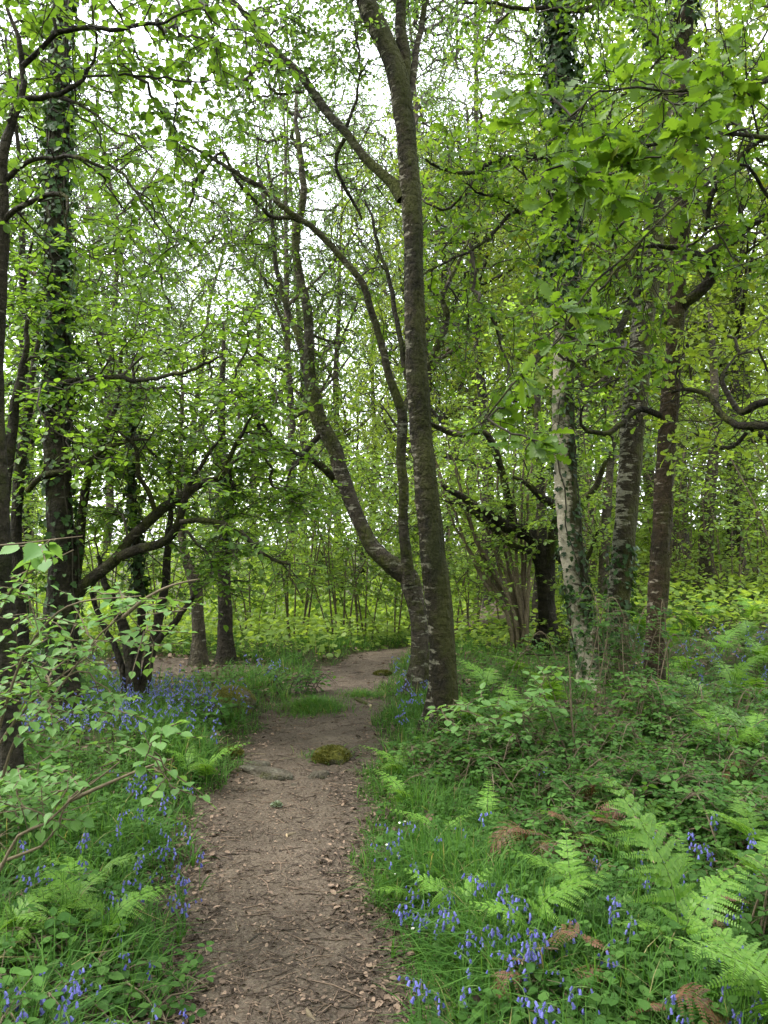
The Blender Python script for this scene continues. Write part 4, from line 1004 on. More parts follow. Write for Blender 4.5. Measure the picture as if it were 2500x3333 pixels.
S6 = trace([(655, 480, 10), (625, 470, 10), (590, 470, 9), (560, 440, 9), (535, 420, 8), (510, 390, 8), (485, 325, 5)], 8.0, 7.6); limb(r, S6, M['limb'])
S7 = trace([(500, 367, 7), (480, 330, 6), (455, 355, 6), (440, 365, 8), (420, 390, 8), (415, 425, 7), (412, 455, 5)], 7.3, 7.2); limb(r, S7, M['limb'])
S8 = trace([(880, 820, 12), (872, 780, 12), (862, 720, 12), (852, 660, 11), (838, 600, 9), (815, 520, 7), (790, 430, 4)], 7.7, 8.0); limb(r, S8, M['limb'])
S9 = trace([(752, 1065, 18), (720, 1030, 17), (690, 1005, 15), (650, 985, 13), (610, 975, 11), (570, 940, 9), (540, 890, 5)], 8.0, 7.5); limb(r, S9, M['limb'])
tg = region([(400, 700, 280, 620, 7.0, 8.6, 40), (560, 1000, 520, 900, 7.4, 9.2, 50), (480, 760, 850, 1150, 8.0, 9.4, 36), (880, 1050, 500, 800, 7.6, 9, 16)])
crown(r, [bareness(S2, .45), bareness(T, .55), bareness(S3, .4), bareness(S4, .3), bareness(S5, .3), bareness(S6, .3), bareness(S7, .4), bareness(S8, .3)], tg, M['hazel'], HAZEL, .050, sprigs=5, nl=6, slen=.32, flatness=.7, droop=.25)

# white birch, ivy above
T = trace([(1292, 1520, 66), (1280, 1450, 54), (1266, 1380, 54), (1252, 1310, 52), (1242, 1240, 50), (1233, 1170, 50), (1226, 1100, 48), (1221, 1020, 47), (1217, 940, 46), (1216, 860, 46), (1217, 800, 44), (1221, 700, 42), (1222, 600, 40), (1220, 450, 38), (1216, 300, 36), (1212, 150, 34), (1206, 0, 30), (1200, -200, 22), (1195, -520, 8)], 8.0, 8.2, base=True)
r = thing('birch_tree', base_at(T), 'white-barked birch right of the path whose upper trunk is wrapped in dark ivy', 'tree')
trunk_mesh(r, 'trunk', T, M['birch_white'], 34, .05, .25); fuzz(r, T, 6000, 0, .45, 1.2)
ivy_on(r, T, .37, .92, 5200, .075, .26)
ivy_on(r, T, .0, .10, 520, .05, .10); ivy_on(r, T, .08, .28, 420, .055, .08)
L2 = trace([(1216, 330, 14), (1180, 336, 13), (1130, 340, 12), (1080, 345, 10), (1050, 360, 10), (1020, 373, 9), (955, 365, 7), (920, 345, 5)], 8.1, 7.4); limb(r, L2, M['limb'])
tg = region([(1040, 1330, -60, 300, 7.6, 9.4, 50), (930, 1180, 250, 480, 7.2, 8.6, 40), (1100, 1320, -300, 0, 7.4, 9.2, 40)])
crown(r, [bareness(T, .55), bareness(L2, .2)], tg, M['oak'], OAKF, .085, sprigs=4, nl=5, slen=.22, flatness=.45, droop=.1, spread=.5)

# second birch of the pair
T = trace([(1334, 1500, 66), (1330, 1430, 58), (1330, 1360, 54), (1336, 1290, 52), (1344, 1220, 52), (1350, 1150, 52), (1356, 1080, 53), (1362, 1000, 55), (1367, 920, 56), (1373, 850, 57), (1382, 770, 56), (1390, 700, 54), (1400, 620, 52), (1408, 540, 50), (1413, 470, 48), (1420, 380, 45), (1427, 290, 42), (1433, 200, 40), (1428, 130, 36), (1412, 70, 32), (1395, 10, 30), (1380, -120, 24), (1370, -420, 8)], 8.1, 8.3, base=True)
T[1][:] *= .9
r = thing('birch_tree', base_at(T), 'grey birch with flaking pale patches between the white birch and the reddish trunk', 'tree')
trunk_mesh(r, 'trunk', T, M['birch_grey'], 34, .055, .55); fuzz(r, T, 5500, 0, .8, .4)
ivy_on(r, T, .70, .93, 900, .07, .16)
ivy_on(r, T, .0, .14, 420, .055, .10)
L3 = trace([(1413, 440, 16), (1385, 438, 15), (1355, 442, 14), (1295, 444, 13), (1245, 440, 11), (1205, 452, 9), (1155, 456, 9), (1120, 458, 9), (1100, 465, 8), (1085, 480, 8), (1064, 505, 7), (1020, 540, 6), (955, 570, 5), (880, 610, 3)], 8.2, 7.2); limb(r, L3, M['limb_oak'])
L3b = trace([(1120, 458, 8), (1104, 440, 7), (1075, 425, 6), (1040, 415, 5), (1000, 395, 3)], 7.5, 7.3); limb(r, L3b, M['limb_oak'])
L3c = trace([(1412, 540, 16), (1385, 600, 16), (1362, 660, 16), (1345, 700, 15), (1320, 730, 13), (1290, 745, 9), (1270, 745, 6)], 8.25, 7.9); limb(r, L3c, M['limb_oak'])
L4 = trace([(1350, 20, 18), (1320, 6, 14), (1270, 20, 13), (1190, 20, 11), (1130, 17, 9), (1080, 10, 7), (1005, 5, 5)], 8.2, 7.4); limb(r, L4, M['limb_oak'])
tg = region([(880, 1400, 330, 720, 7.0, 9.0, 120), (1000, 1450, 700, 1000, 7.0, 9.4, 50), (950, 1500, -60, 330, 7.2, 9.0, 70)])
crown(r, [bareness(T, .68), bareness(L3, .12), bareness(L3b, .1), bareness(L3c, .1), bareness(L4, .2)], tg, M['oak'], OAKF, .085, M['twig'], sprigs=4, nl=5, slen=.2, flatness=.45, droop=.1, spread=.5, rt=.0042)

# reddish slim trunk with the black oak-like arm
T = trace([(1410, 1570, 48), (1412, 1500, 43), (1413, 1420, 42), (1417, 1340, 40), (1422, 1260, 41), (1428, 1180, 40), (1432, 1100, 41), (1436, 1020, 39), (1441, 940, 39), (1447, 860, 37), (1453, 780, 36), (1460, 700, 35), (1463, 640, 38), (1464, 570, 36), (1470, 500, 38), (1478, 420, 40), (1479, 340, 38), (1474, 260, 38), (1472, 180, 38), (1476, 100, 36), (1482, 0, 33), (1492, -160, 26), (1500, -480, 8)], 6.5, 6.6, base=True)
r = thing('oak_tree', base_at(T), 'slim reddish-brown trunk, rightmost of the tall ones, with a crooked black limb', 'tree')
trunk_mesh(r, 'trunk', T, M['red_bark'], 30, .06, .4); fuzz(r, T, 4500, 0, .8, .4)
ivy_on(r, T, .72, .95, 650, .07, .15)
A1 = trace([(1468, 668, 30), (1482, 652, 27), (1506, 636, 25), (1528, 612, 24), (1540, 584, 23), (1531, 563, 24), (1508, 553, 19), (1480, 545, 15), (1440, 535, 10), (1400, 528, 8), (1380, 530, 7), (1350, 570, 6), (1290, 630, 5), (1230, 680, 4), (1190, 712, 3)], 6.55, 5.6); limb(r, A1, M['limb_oak'], sides=14, lump=.09)
A2 = trace([(1520, 556, 22), (1550, 538, 21), (1580, 522, 20), (1610, 495, 19), (1630, 480, 18), (1660, 460, 17), (1710, 430, 14), (1780, 380, 8)], 6.3, 6.0); limb(r, A2, M['limb_oak'], sides=12, lump=.09)
A3 = trace([(1610, 494, 13), (1600, 465, 12), (1606, 430, 10), (1612, 400, 8), (1630, 360, 5)], 6.2); limb(r, A3, M['limb_oak'])
A4 = trace([(1529, 480, 10), (1535, 430, 12), (1565, 382, 13), (1595, 342, 13), (1630, 310, 12), (1665, 295, 11), (1740, 260, 6)], 6.1, 5.8); limb(r, A4, M['limb_oak'])
A5 = trace([(1470, 520, 12), (1490, 442, 10), (1515, 440, 9), (1529, 480, 9), (1527, 495, 7)], 6.5, 6.2); limb(r, A5, M['limb_oak'])
A6 = trace([(1475, 330, 12), (1440, 322, 10), (1390, 330, 9), (1340, 345, 8), (1290, 350, 6), (1230, 365, 4)], 6.5, 5.6); limb(r, A6, M['limb_oak'])
A7 = trace([(1440, 905, 13), (1420, 895, 13), (1395, 886, 13), (1370, 890, 12), (1345, 915, 12), (1320, 932, 11), (1290, 934, 10), (1265, 930, 9), (1250, 905, 6), (1262, 880, 4)], 6.55, 6.0); limb(r, A7, M['limb_oak'], lump=.08)
tg = region([(1180, 1500, 200, 640, 5.2, 6.6, 70), (1480, 1680, 380, 640, 5.6, 6.8, 26), (1250, 1680, -80, 300, 5.4, 7.0, 44), (1150, 1450, 600, 820, 5.2, 6.4, 28), (1480, 1800, 100, 420, 5.4, 6.6, 30)])
crown(r, [bareness(T, .7), bareness(A1, .3), bareness(A2, .2), bareness(A3, .2), bareness(A4, .1), bareness(A6, .2)], tg, M['oak'], OAK, .078, M['twig'], sprigs=4, nl=5, slen=.17, flatness=.45, droop=.1, spread=.5, rt=.0042)

# oak standing just off to the right: its boughs reach across the top and the right edge
T0 = np.array([[3.15, 3.9, g(3.15, 3.9) - .05], [3.1, 3.9, 1.2], [3.0, 3.95, 2.6], [2.95, 3.9, 4.2], [2.9, 4.0, 6.4], [2.85, 4.0, 8.5]])
q = spline(np.c_[T0, [.2, .17, .16, .15, .10, .02]], .07); T = (q[:, :3], q[:, 3])
r = thing('oak_tree', base_at(T), 'oak reaching in from the right edge with big bright lobed leaves hanging close', 'tree')
trunk_mesh(r, 'trunk', T, M['limb_oak'], 20, .05, .4)
def toward(tr, coords, d0, d1, start):
    """a bough that leaves a trunk at 'start' metres up and then follows the traced line"""
    z = tr[0][:, 2]; i = int(np.argmin(np.abs(z - start)))
    a = trace(coords, d0, d1)
    q = spline(np.c_[np.vstack([tr[0][i:i + 1], a[0][::3], a[0][-1:]]), np.concatenate([[a[1][0] * 1.25], a[1][::3], a[1][-1:]])], .07)
    return q[:, :3], q[:, 3]
B1 = toward(T, [(1800, 330, 14), (1660, 300, 11), (1560, 290, 9), (1450, 300, 8), (1340, 330, 6), (1260, 350, 4), (1180, 365, 3)], 3.6, 2.9, 3.2); limb(r, B1, M['limb_oak'])
B2 = toward(T, [(1800, 120, 14), (1680, 170, 11), (1580, 200, 9), (1480, 190, 7), (1380, 200, 5), (1290, 190, 3)], 3.6, 3.0, 3.9); limb(r, B2, M['limb_oak'])
B3 = toward(T, [(1790, 560, 9), (1690, 470, 8), (1600, 350, 7), (1500, 420, 6), (1400, 500, 5), (1300, 600, 5), (1200, 730, 4), (1110, 830, 3), (1060, 900, 2)], 3.8, 3.0, 2.9); limb(r, B3, M['limb_oak'])
B5 = toward(T, [(1840, 930, 22), (1660, 920, 20), (1630, 917, 19), (1605, 925, 17), (1580, 910, 15), (1550, 890, 14), (1540, 865, 13), (1520, 845, 11), (1480, 840, 8), (1455, 850, 5)], 5.0, 6.0, 2.6); limb(r, B5, M['limb_oak'], lump=.12)
B6 = toward(T, [(1840, 850, 18), (1660, 865, 16), (1630, 880, 15), (1605, 894, 14), (1590, 875, 13), (1570, 850, 11), (1555, 820, 10), (1570, 795, 7), (1590, 770, 4)], 5.0, 6.0, 2.8); limb(r, B6, M['limb_oak'], lump=.12)
B7 = trace([(1624, 925, 14), (1640, 938, 13), (1660, 950, 12), (1700, 980, 8)], 5.9, 6.2); limb(r, B7, M['limb_oak'])
B8 = trace([(1612, 935, 8), (1585, 965, 9), (1555, 968, 9), (1530, 950, 6), (1500, 935, 4)], 5.9, 6.1); limb(r, B8, M['limb_oak'])
tg = region([(1300, 1620, 120, 250, 2.9, 3.5, 16), (1230, 1560, 250, 440, 2.8, 3.4, 24), (1180, 1330, 330, 460, 2.8, 3.2, 11), (1480, 1680, 60, 330, 2.9, 3.8, 14), (1050, 1190, 770, 990, 2.85, 3.2, 9), (1180, 1260, 640, 740, 2.9, 3.2, 5), (1080, 1180, 180, 340, 3.0, 3.5, 7)])
crown(r, [bareness(B1, .25), bareness(B2, .25), bareness(B3, .25)], tg, M['oak'], OAK, .085, M['twig'], sprigs=2, nl=5, slen=.06, flatness=.5, droop=.18, spread=.5, rt=.0022, jit=.08)
tg = region([(1420, 1700, 640, 1000, 5.6, 7.0, 40)])
crown(r, [bareness(B5, .5), bareness(B6, .5), bareness(B8, .3)], tg, M['oak_far'], OAKF, .075, M['twig'], sprigs=3, nl=5, slen=.2, flatness=.5, droop=.1, spread=.5)

# ivy-clad trunk on the left with the long dark limb leaning over to the right
T = trace([(140, 1580, 74), (136, 1520, 68), (132, 1440, 66), (130, 1360, 68), (134, 1280, 66), (136, 1200, 60), (130, 1110, 56), (126, 1000, 54), (125, 900, 54), (125, 800, 52), (124, 650, 48), (122, 500, 44), (124, 350, 42), (128, 200, 38), (132, 60, 34), (140, -150, 26), (150, -500, 8)], 6.3, 6.6, base=True)
r = thing('ash_tree', base_at(T), 'thick dark ivy-clad trunk on the left, its mossy limb slanting up rightwards', 'tree')
trunk_mesh(r, 'trunk', T, M['bark_dark'], 22, .06, .5)
fuzz(r, T, 2500, 0, .6); ivy_on(r, T, .30, .93, 2300, .062, .13)
ivy_on(r, T, .02, .40, 600, .055, .08)
C1 = trace([(140, 1300, 34), (158, 1290, 30), (200, 1248, 26), (250, 1208, 25), (280, 1166, 22), (320, 1128, 22), (350, 1098, 22), (395, 1072, 20), (430, 1048, 17), (475, 1030, 14), (487, 1000, 11), (515, 950, 9), (545, 905, 5)], 6.4, 5.9); limb(r, C1, M['limb'], sides=14)
C2 = trace([(250, 1206, 22), (300, 1186, 21), (360, 1168, 19), (388, 1124, 17), (400, 1070, 14), (415, 1035, 10), (450, 985, 8), (480, 940, 5)], 6.2, 5.6); limb(r, C2, M['limb'], sides=12)
C3 = trace([(335, 1102, 11), (320, 1060, 11), (300, 1030, 10), (300, 990, 10), (285, 955, 8), (255, 930, 5)], 6.0, 5.6); limb(r, C3, M['limb'])
C4 = trace([(390, 1128, 12), (430, 1124, 11), (480, 1132, 11), (530, 1160, 11), (560, 1186, 10), (590, 1208, 8), (625, 1220, 6), (625, 1250, 5), (645, 1285, 3)], 5.7, 5.4); limb(r, C4, M['limb'])
C5 = trace([(60, 1060, 13), (90, 1030, 13), (140, 1018, 12), (190, 995, 11), (240, 965, 10), (290, 950, 8), (320, 945, 5)], 6.4, 5.8); limb(r, C5, M['limb'])
C6 = trace([(125, 830, 14), (180, 818, 11), (250, 815, 10), (320, 820, 9), (390, 805, 8), (440, 785, 7), (480, 770, 4)], 6.3, 5.2); limb(r, C6, M['limb'])
C7 = trace([(165, 1250, 20), (172, 1180, 20), (178, 1110, 18), (196, 1000, 15), (230, 930, 12), (255, 860, 10), (262, 780, 8), (270, 700, 4)], 6.7, 7.2); limb(r, C7, M['limb'])
tg = region([(200, 690, 940, 1120, 6.2, 7.6, 56), (430, 670, 1040, 1220, 5.2, 6.4, 12), (380, 690, 1190, 1290, 5.4, 6.6, 10), (0, 560, 640, 900, 5.6, 7.4, 52), (0, 420, 880, 1130, 6.4, 7.4, 24), (150, 620, 820, 980, 5.6, 7.2, 34), (500, 690, 960, 1130, 6.0, 7.4, 16), (0, 350, 480, 700, 5.6, 7.2, 16)])
crown(r, [bareness(T, .35), bareness(C1, .35), bareness(C2, .3), bareness(C3, .2), bareness(C4, .1), bareness(C5, .1), bareness(C6, .15), bareness(C7, .3)], tg, M['hazel'], HAZEL, .052, sprigs=6, nl=7, slen=.30, flatness=.88, droop=.12, rt=.0036)

# leaning tree on the left edge, boughs across the top left
T = trace([(30, 1650, 46), (20, 1500, 42), (12, 1350, 40), (5, 1200, 38), (0, 1050, 36), (-8, 900, 34), (-10, 750, 34), (-4, 650, 34), (2, 560, 32), (5, 460, 28), (4, 380, 26), (8, 320, 22), (22, 270, 18), (40, 235, 15), (48, 200, 14), (52, 150, 13), (45, 105, 11), (30, 55, 9), (10, 5, 7), (-20, -80, 4)], 4.6, 4.3, base=True)
r = thing('hazel_tree', base_at(T), 'dark slender tree along the left edge, thin boughs crossing the top corner', 'tree')
trunk_mesh(r, 'trunk', T, M['bark_dark'], 18, .05, .3)
G1 = trace([(50, 142, 12), (75, 118, 12), (100, 95, 11), (120, 76, 11), (150, 66, 11), (200, 60, 10), (260, 56, 9), (320, 54, 8), (358, 50, 6), (400, 34, 4), (440, 15, 3)], 4.3, 4.0); limb(r, G1, M['limb_oak'])
G2 = trace([(122, 76, 8), (118, 45, 7), (108, 20, 6), (98, -20, 4)], 4.2); limb(r, G2, M['limb_oak'])
G3 = trace([(20, 265, 13), (42, 216, 12), (90, 214, 12), (130, 202, 11), (165, 182, 9), (190, 152, 7), (205, 105, 6), (201, 50, 5), (204, -10, 4)], 4.35, 4.2); limb(r, G3, M['limb_oak'])
G4 = trace([(180, 165, 6), (250, 163, 5), (325, 163, 5), (400, 176, 4), (450, 176, 3)], 4.25, 4.0); limb(r, G4, M['limb_oak'])
G5 = trace([(5, 400, 13), (30, 370, 11), (60, 350, 10), (100, 345, 9), (140, 342, 9), (200, 350, 8), (260, 366, 7), (285, 395, 6), (300, 430, 5), (330, 475, 4), (360, 525, 3)], 4.4, 4.0); limb(r, G5, M['limb_oak'])
G6 = trace([(4, 480, 15), (35, 452, 13), (80, 428, 12), (130, 414, 10), (145, 445, 7), (153, 500, 6), (180, 530, 4), (200, 555, 3)], 4.4, 4.1); limb(r, G6, M['limb'])
G7 = trace([(130, 212, 7), (180, 228, 6), (225, 260, 5), (270, 296, 4), (330, 340, 3)], 4.3, 4.1); limb(r, G7, M['limb_oak'])
tg = region([(0, 480, -30, 240, 3.8, 4.9, 52), (250, 620, -20, 200, 4.0, 5.2, 34), (0, 420, 240, 560, 3.9, 5.0, 38), (380, 560, 230, 420, 4.2, 5.0, 8)])
crown(r, [bareness(T, .6), bareness(G1, .2), bareness(G2, .2), bareness(G3, .3), bareness(G4, .2), bareness(G5, .2), bareness(G6, .3), bareness(G7, .2)], tg, M['hazel'], HAZEL, .049, sprigs=3, nl=6, slen=.22, flatness=.7, droop=.2, rt=.0026)

# many-stemmed hazel stools
def stool(stems, mat, label, tg, leafm, size, group=None, ivyk=None, **kw):
    S = [trace(c, a, b, base=True) for c, a, b in stems]
    r = thing('hazel_stool', base_at(S[0]), label, 'tree', group)
    for s in S:
        limb(r, s, mat, 'stem', 10, .06)
    if ivyk:
        ivy_on(r, S[ivyk[0]], ivyk[1], ivyk[2], ivyk[3], .06, .1)
    crown(r, [bareness(s, .5) for s in S], tg, leafm, HAZEL, size, sprigs=4, nl=5, slen=.3, flatness=.85, droop=.12, **kw)
    return r
stool([([(296, 1530, 34), (288, 1470, 30), (280, 1400, 28), (262, 1340, 22), (245, 1300, 18), (222, 1250, 13), (215, 1200, 9)], 6.9, 7.1),
       ([(306, 1530, 26), (318, 1450, 22), (330, 1390, 20), (345, 1330, 20), (355, 1270, 18), (362, 1200, 16), (368, 1100, 12), (372, 1000, 7)], 6.9, 7.4),
       ([(290, 1520, 24), (296, 1430, 20), (305, 1330, 18), (300, 1230, 16), (292, 1130, 14), (285, 1000, 12), (288, 860, 9), (290, 760, 5)], 7.0, 7.5),
       ([(284, 1400, 17), (300, 1412, 16), (330, 1398, 15), (360, 1362, 14), (390, 1325, 12), (415, 1295, 9), (430, 1270, 6)], 6.9, 6.6),
       ([(280, 1525, 20), (262, 1440, 15), (240, 1380, 13), (215, 1330, 11), (195, 1280, 8)], 7.0, 7.2)],
      M['bark_dark'], 'dark many-stemmed hazel rising from the bluebells right of the ivy-clad trunk',
      region([(150, 560, 700, 1150, 6.6, 8.0, 40), (180, 480, 1120, 1300, 6.6, 7.6, 10)]), M['hazel'], .06, ivyk=(2, .3, .9, 700))
for c, lab, m, d in (([(432, 1462, 34), (431, 1420, 29), (429, 1360, 27), (426, 1300, 27), (422, 1262, 28), (414, 1235, 26), (404, 1215, 20), (392, 1150, 16), (388, 1050, 13), (392, 900, 9), (396, 780, 5)], 'left of two straight young trunks standing by the side path, brown and mossy', 'far_bark', 9.3),
                  ([(487, 1450, 36), (487, 1400, 32), (486, 1330, 29), (484, 1270, 27), (481, 1200, 26), (480, 1120, 24), (478, 1000, 20), (480, 860, 14), (484, 700, 6)], 'darker right-hand one of two straight young trunks standing by the side path', 'bark_dark', 9.7)):
    T = trace(c, d, d + .3, base=True)
    r = thing('young_tree', base_at(T), lab, 'tree')
    trunk_mesh(r, 'trunk', T, M[m], 14, .05, .4)
    x0 = c[0][0]
    if m == 'bark_dark': ivy_on(r, T, .3, .6, 500, .06, .12)
    crown(r, [bareness(T, .4)], region([(x0 - 140, x0 + 160, 720, 1100, 8.8, 10.6, 34), (x0 - 100, x0 + 130, 1050, 1200, 8.8, 10.2, 12)]), M['under'], HAZEL, .065, sprigs=4, nl=5, slen=.32, flatness=.85, droop=.12)
# dim dark stems at the far left
for c, d, lab in (([(58, 1560, 30), (52, 1450, 28), (42, 1300, 26), (35, 1150, 24), (45, 1000, 22), (62, 880, 18), (70, 800, 14), (90, 700, 8)], 7.2, 'dim dark stem left of the ivy-clad trunk, bending right as it rises'),
                  ([(10, 1600, 34), (4, 1400, 32), (2, 1200, 30), (10, 1050, 28), (30, 900, 20), (50, 780, 14), (62, 690, 8)], 5.8, 'dark stem standing close against the lower left edge of the wood')):
    T = trace(c, d, d + .2, base=True)
    r = thing('young_tree', base_at(T), lab, 'tree')
    trunk_mesh(r, 'trunk', T, M['bark_dark'], 14, .06, .4)
    crown(r, [bareness(T, .45)], region([(-60, 260, 650, 1050, d - .6, d + .8, 26)]), M['hazel'], HAZEL, .06, sprigs=4, nl=5, slen=.3, flatness=.85, droop=.12)

# dark old oak lying half fallen behind the white birch, big bare boughs leaning left
T = trace([(1185, 1370, 40), (1180, 1310, 36), (1178, 1255, 40), (1172, 1205, 40), (1150, 1160, 34), (1115, 1144, 30), (1080, 1128, 26), (1040, 1100, 20), (1000, 1075, 15), (955, 1050, 9)], 10.5, 10.0, base=True)
r = thing('oak_tree', base_at(T), 'half fallen dark old oak behind the white birch, its bare boughs leaning left', 'tree')
trunk_mesh(r, 'trunk', T, M['bark_dark'], 16, .1, .4)
H = []
for c in ([(1178, 1235, 22), (1150, 1195, 19), (1110, 1180, 17), (1080, 1155, 15), (1040, 1120, 13), (1000, 1092, 11), (960, 1084, 7)],
          [(1182, 1240, 24), (1195, 1150, 22), (1205, 1100, 20), (1170, 1075, 16), (1145, 1050, 12), (1110, 1030, 7)],
          [(1195, 1150, 18), (1230, 1100, 16), (1280, 1060, 14), (1300, 1020, 11), (1315, 980, 7)],
          [(1115, 1146, 18), (1060, 950, 14), (1000, 940, 14), (950, 925, 13), (910, 905, 8)],
          [(1190, 1180, 16), (1240, 1240, 12), (1275, 1190, 9), (1290, 1150, 5)]):
    a = trace(c, 10.3, 9.9); H.append(a); limb(r, a, M['limb'], lump=.1)
crown(r, [bareness(T, .5)] + [bareness(a, .3) for a in H], region([(900, 1340, 900, 1180, 9.4, 11, 90), (900, 1200, 1180, 1300, 9.6, 11, 16)]), M['under'], HAZEL, .062, sprigs=4, nl=5, slen=.32, flatness=.8, droop=.12)
# slim trunks standing deeper on the right
for c, d, lab, m in (([(1165, 1365, 30), (1164, 1300, 27), (1168, 1240, 26), (1170, 1150, 22), (1166, 1000, 18), (1160, 850, 14), (1155, 700, 8)], 11.5, 'dark slim trunk just left of the white birch and farther back', 'bark_dark'),
                     ([(1525, 1305, 34), (1525, 1250, 30), (1526, 1180, 28), (1530, 1100, 26), (1540, 1000, 24), (1545, 900, 20), (1540, 760, 14), (1530, 640, 7)], 14.0, 'lone straight trunk deep in the wood to the right of the reddish trunk', 'far_bark'),
                     ([(1610, 1300, 16), (1604, 1220, 14), (1596, 1140, 13), (1590, 1050, 11), (1600, 950, 6)], 14.6, 'thin brown stem deep in the wood close to the right edge', 'far_bark'),
                     ([(1300, 1340, 26), (1303, 1240, 22), (1310, 1120, 20), (1318, 1010, 16), (1330, 900, 9)], 11.8, 'brown trunk glimpsed in the gap between the white and grey birches', 'far_bark')):
    T = trace(c, d, d + .2, base=True)
    r = thing('young_tree', base_at(T), lab, 'tree')
    trunk_mesh(r, 'trunk', T, M[m], 14, .06, .4)
    x0 = c[-1][0]
    crown(r, [bareness(T, .45)], region([(x0 - 170, x0 + 170, c[-1][1] - 80, c[-1][1] + 380, d - .8, d + 1.2, 70)]), M['under'] if x0 < 1400 else M['oak_far'], HAZEL, .07, sprigs=4, nl=5, slen=.35, flatness=.8, droop=.12)
# coppiced hazel rods right of the path
st = []
for k in range(13):
    t = k / 12; xt = 960 + 200 * t; yt = 1080 + random.uniform(-60, 80)
    xb = 1108 + 30 * t + random.uniform(-6, 6)
    st.append(([(xb, 1395, 9), (xb - 14 + 18 * t, 1330, 8.5), ((xb + xt) / 2 - 4, 1230, 7), (xt, yt, 5), (xt - 40 + 60 * t, yt - 120, 3)], 10.2 + .1 * (k % 4), 10.2 + .1 * (k % 3)))
stool(st, M['twig_pale'], 'fan of straight brown hazel rods sprouting from one stool left of the white birch', region([(900, 1220, 940, 1220, 9.6, 11, 80), (960, 1200, 1200, 1330, 9.8, 10.8, 18)]), M['under'], .06)
M['glade'] = leafmat('glade_leaf', (.13, .21, .032), (.205, .29, .06), .5)
# ------------------------------------------------------------------ the wood beyond: a few kinds of tree, copied one by one
def wild_tree(name, label, cat, h, rx, z0, n, leafm, shape, size, bark, lean=.05, tr=.13, limbs=6, kw={}, ivy=0, forks=0):
    r = thing(name, (0, 0, 0), label, cat)
    m = 9; z = np.linspace(-.2, h * .93, m)
    wob = np.cumsum(rng.standard_normal((m, 2)) * .10 * h / 9, axis=0) * np.linspace(0, 1, m)[:, None]
    p = np.c_[wob[:, 0] + lean * z, wob[:, 1], z, tr * (1 - np.linspace(0, .9, m))]
    q = spline(p, .2); T = (q[:, :3], q[:, 3])
    mb = MB(); tubes(mb, T[0][None], T[1][None], 12, 0, 0, .05, .4); mb.build('trunk', bark, r)
    sk = [bareness(T, .3)]
    for k in range(limbs):
        f = random.uniform(.28, .8); i = int(f * (len(T[0]) - 1)); a = random.uniform(0, 2 * pi) if k > 1 else k * pi
        L = rx * random.uniform(.5, .9); b = T[0][i]
        e = b + np.array([cos(a) * L, sin(a) * L, L * random.uniform(.5, 1.3)])
        q = spline(np.vstack([np.append(b, T[1][i] * .6), np.append((b + e) / 2 + np.array([0, 0, -.1 * L]) + rng.standard_normal(3) * .1 * L, T[1][i] * .4), np.append(e, .012)]), .2)
        l = (q[:, :3], q[:, 3]); mb = MB(); tubes(mb, l[0][None], l[1][None], 7, 0, 0, .06); mb.build('limb', bark, r)
        sk.append(bareness(l, .3))
    zc = (z0 + h) / 2
    tg = ell([(lean * zc, 0, zc, rx, rx, (h - z0) / 2, n)])
    # keep clumps, drop the stretches between them
    ph = rng.uniform(0, 6, 3); s = 5.5 / rx
    val = np.sin(tg[:, 0] * s + ph[0]) + np.sin(tg[:, 1] * s + ph[1]) + np.sin(tg[:, 2] * s * .8 + ph[2])
    tg = tg[val > -.75]
    crown(r, sk, tg, leafm, shape, size, M['twig'], rt=.006, rmax=.06, **kw)
    if ivy: ivy_on(r, T, .05, .5, ivy, .09, .15)
    return r

def wild_hazel(label, h, rx, nst, n, leafm, size):
    r = thing('hazel_bush', (0, 0, 0), label, 'bush')
    sk = []
    for k in range(nst):
        a = k / nst * 2 * pi + random.uniform(-.4, .4); L = rx * random.uniform(.35, 1.0); hh = h * random.uniform(.65, 1)
        b = np.array([.12 * cos(a), .12 * sin(a), -.1]); e = np.array([L * cos(a), L * sin(a), hh])
        mid = b * .55 + e * .45 + np.array([-.15 * L * cos(a), -.15 * L * sin(a), .12 * hh]) + rng.standard_normal(3) * .12
        q = spline(np.vstack([np.append(b, .016), np.append(mid, .011), np.append(e, .004)]), .15); l = (q[:, :3], q[:, 3] * random.uniform(.6, 1.2))
        mb = MB(); tubes(mb, l[0][None], l[1][None], 6, 0, 0, .05); mb.build('stem', M['twig_pale'], r); sk.append(bareness(l, .3))
    tg = ell([(0, 0, h * .62, rx * 1.15, rx * 1.15, h * .45, n)])
    crown(r, sk, tg, leafm, HAZEL, size, M['twig'], sprigs=4, nl=5, slen=.34, flatness=.85, droop=.12)
    return r

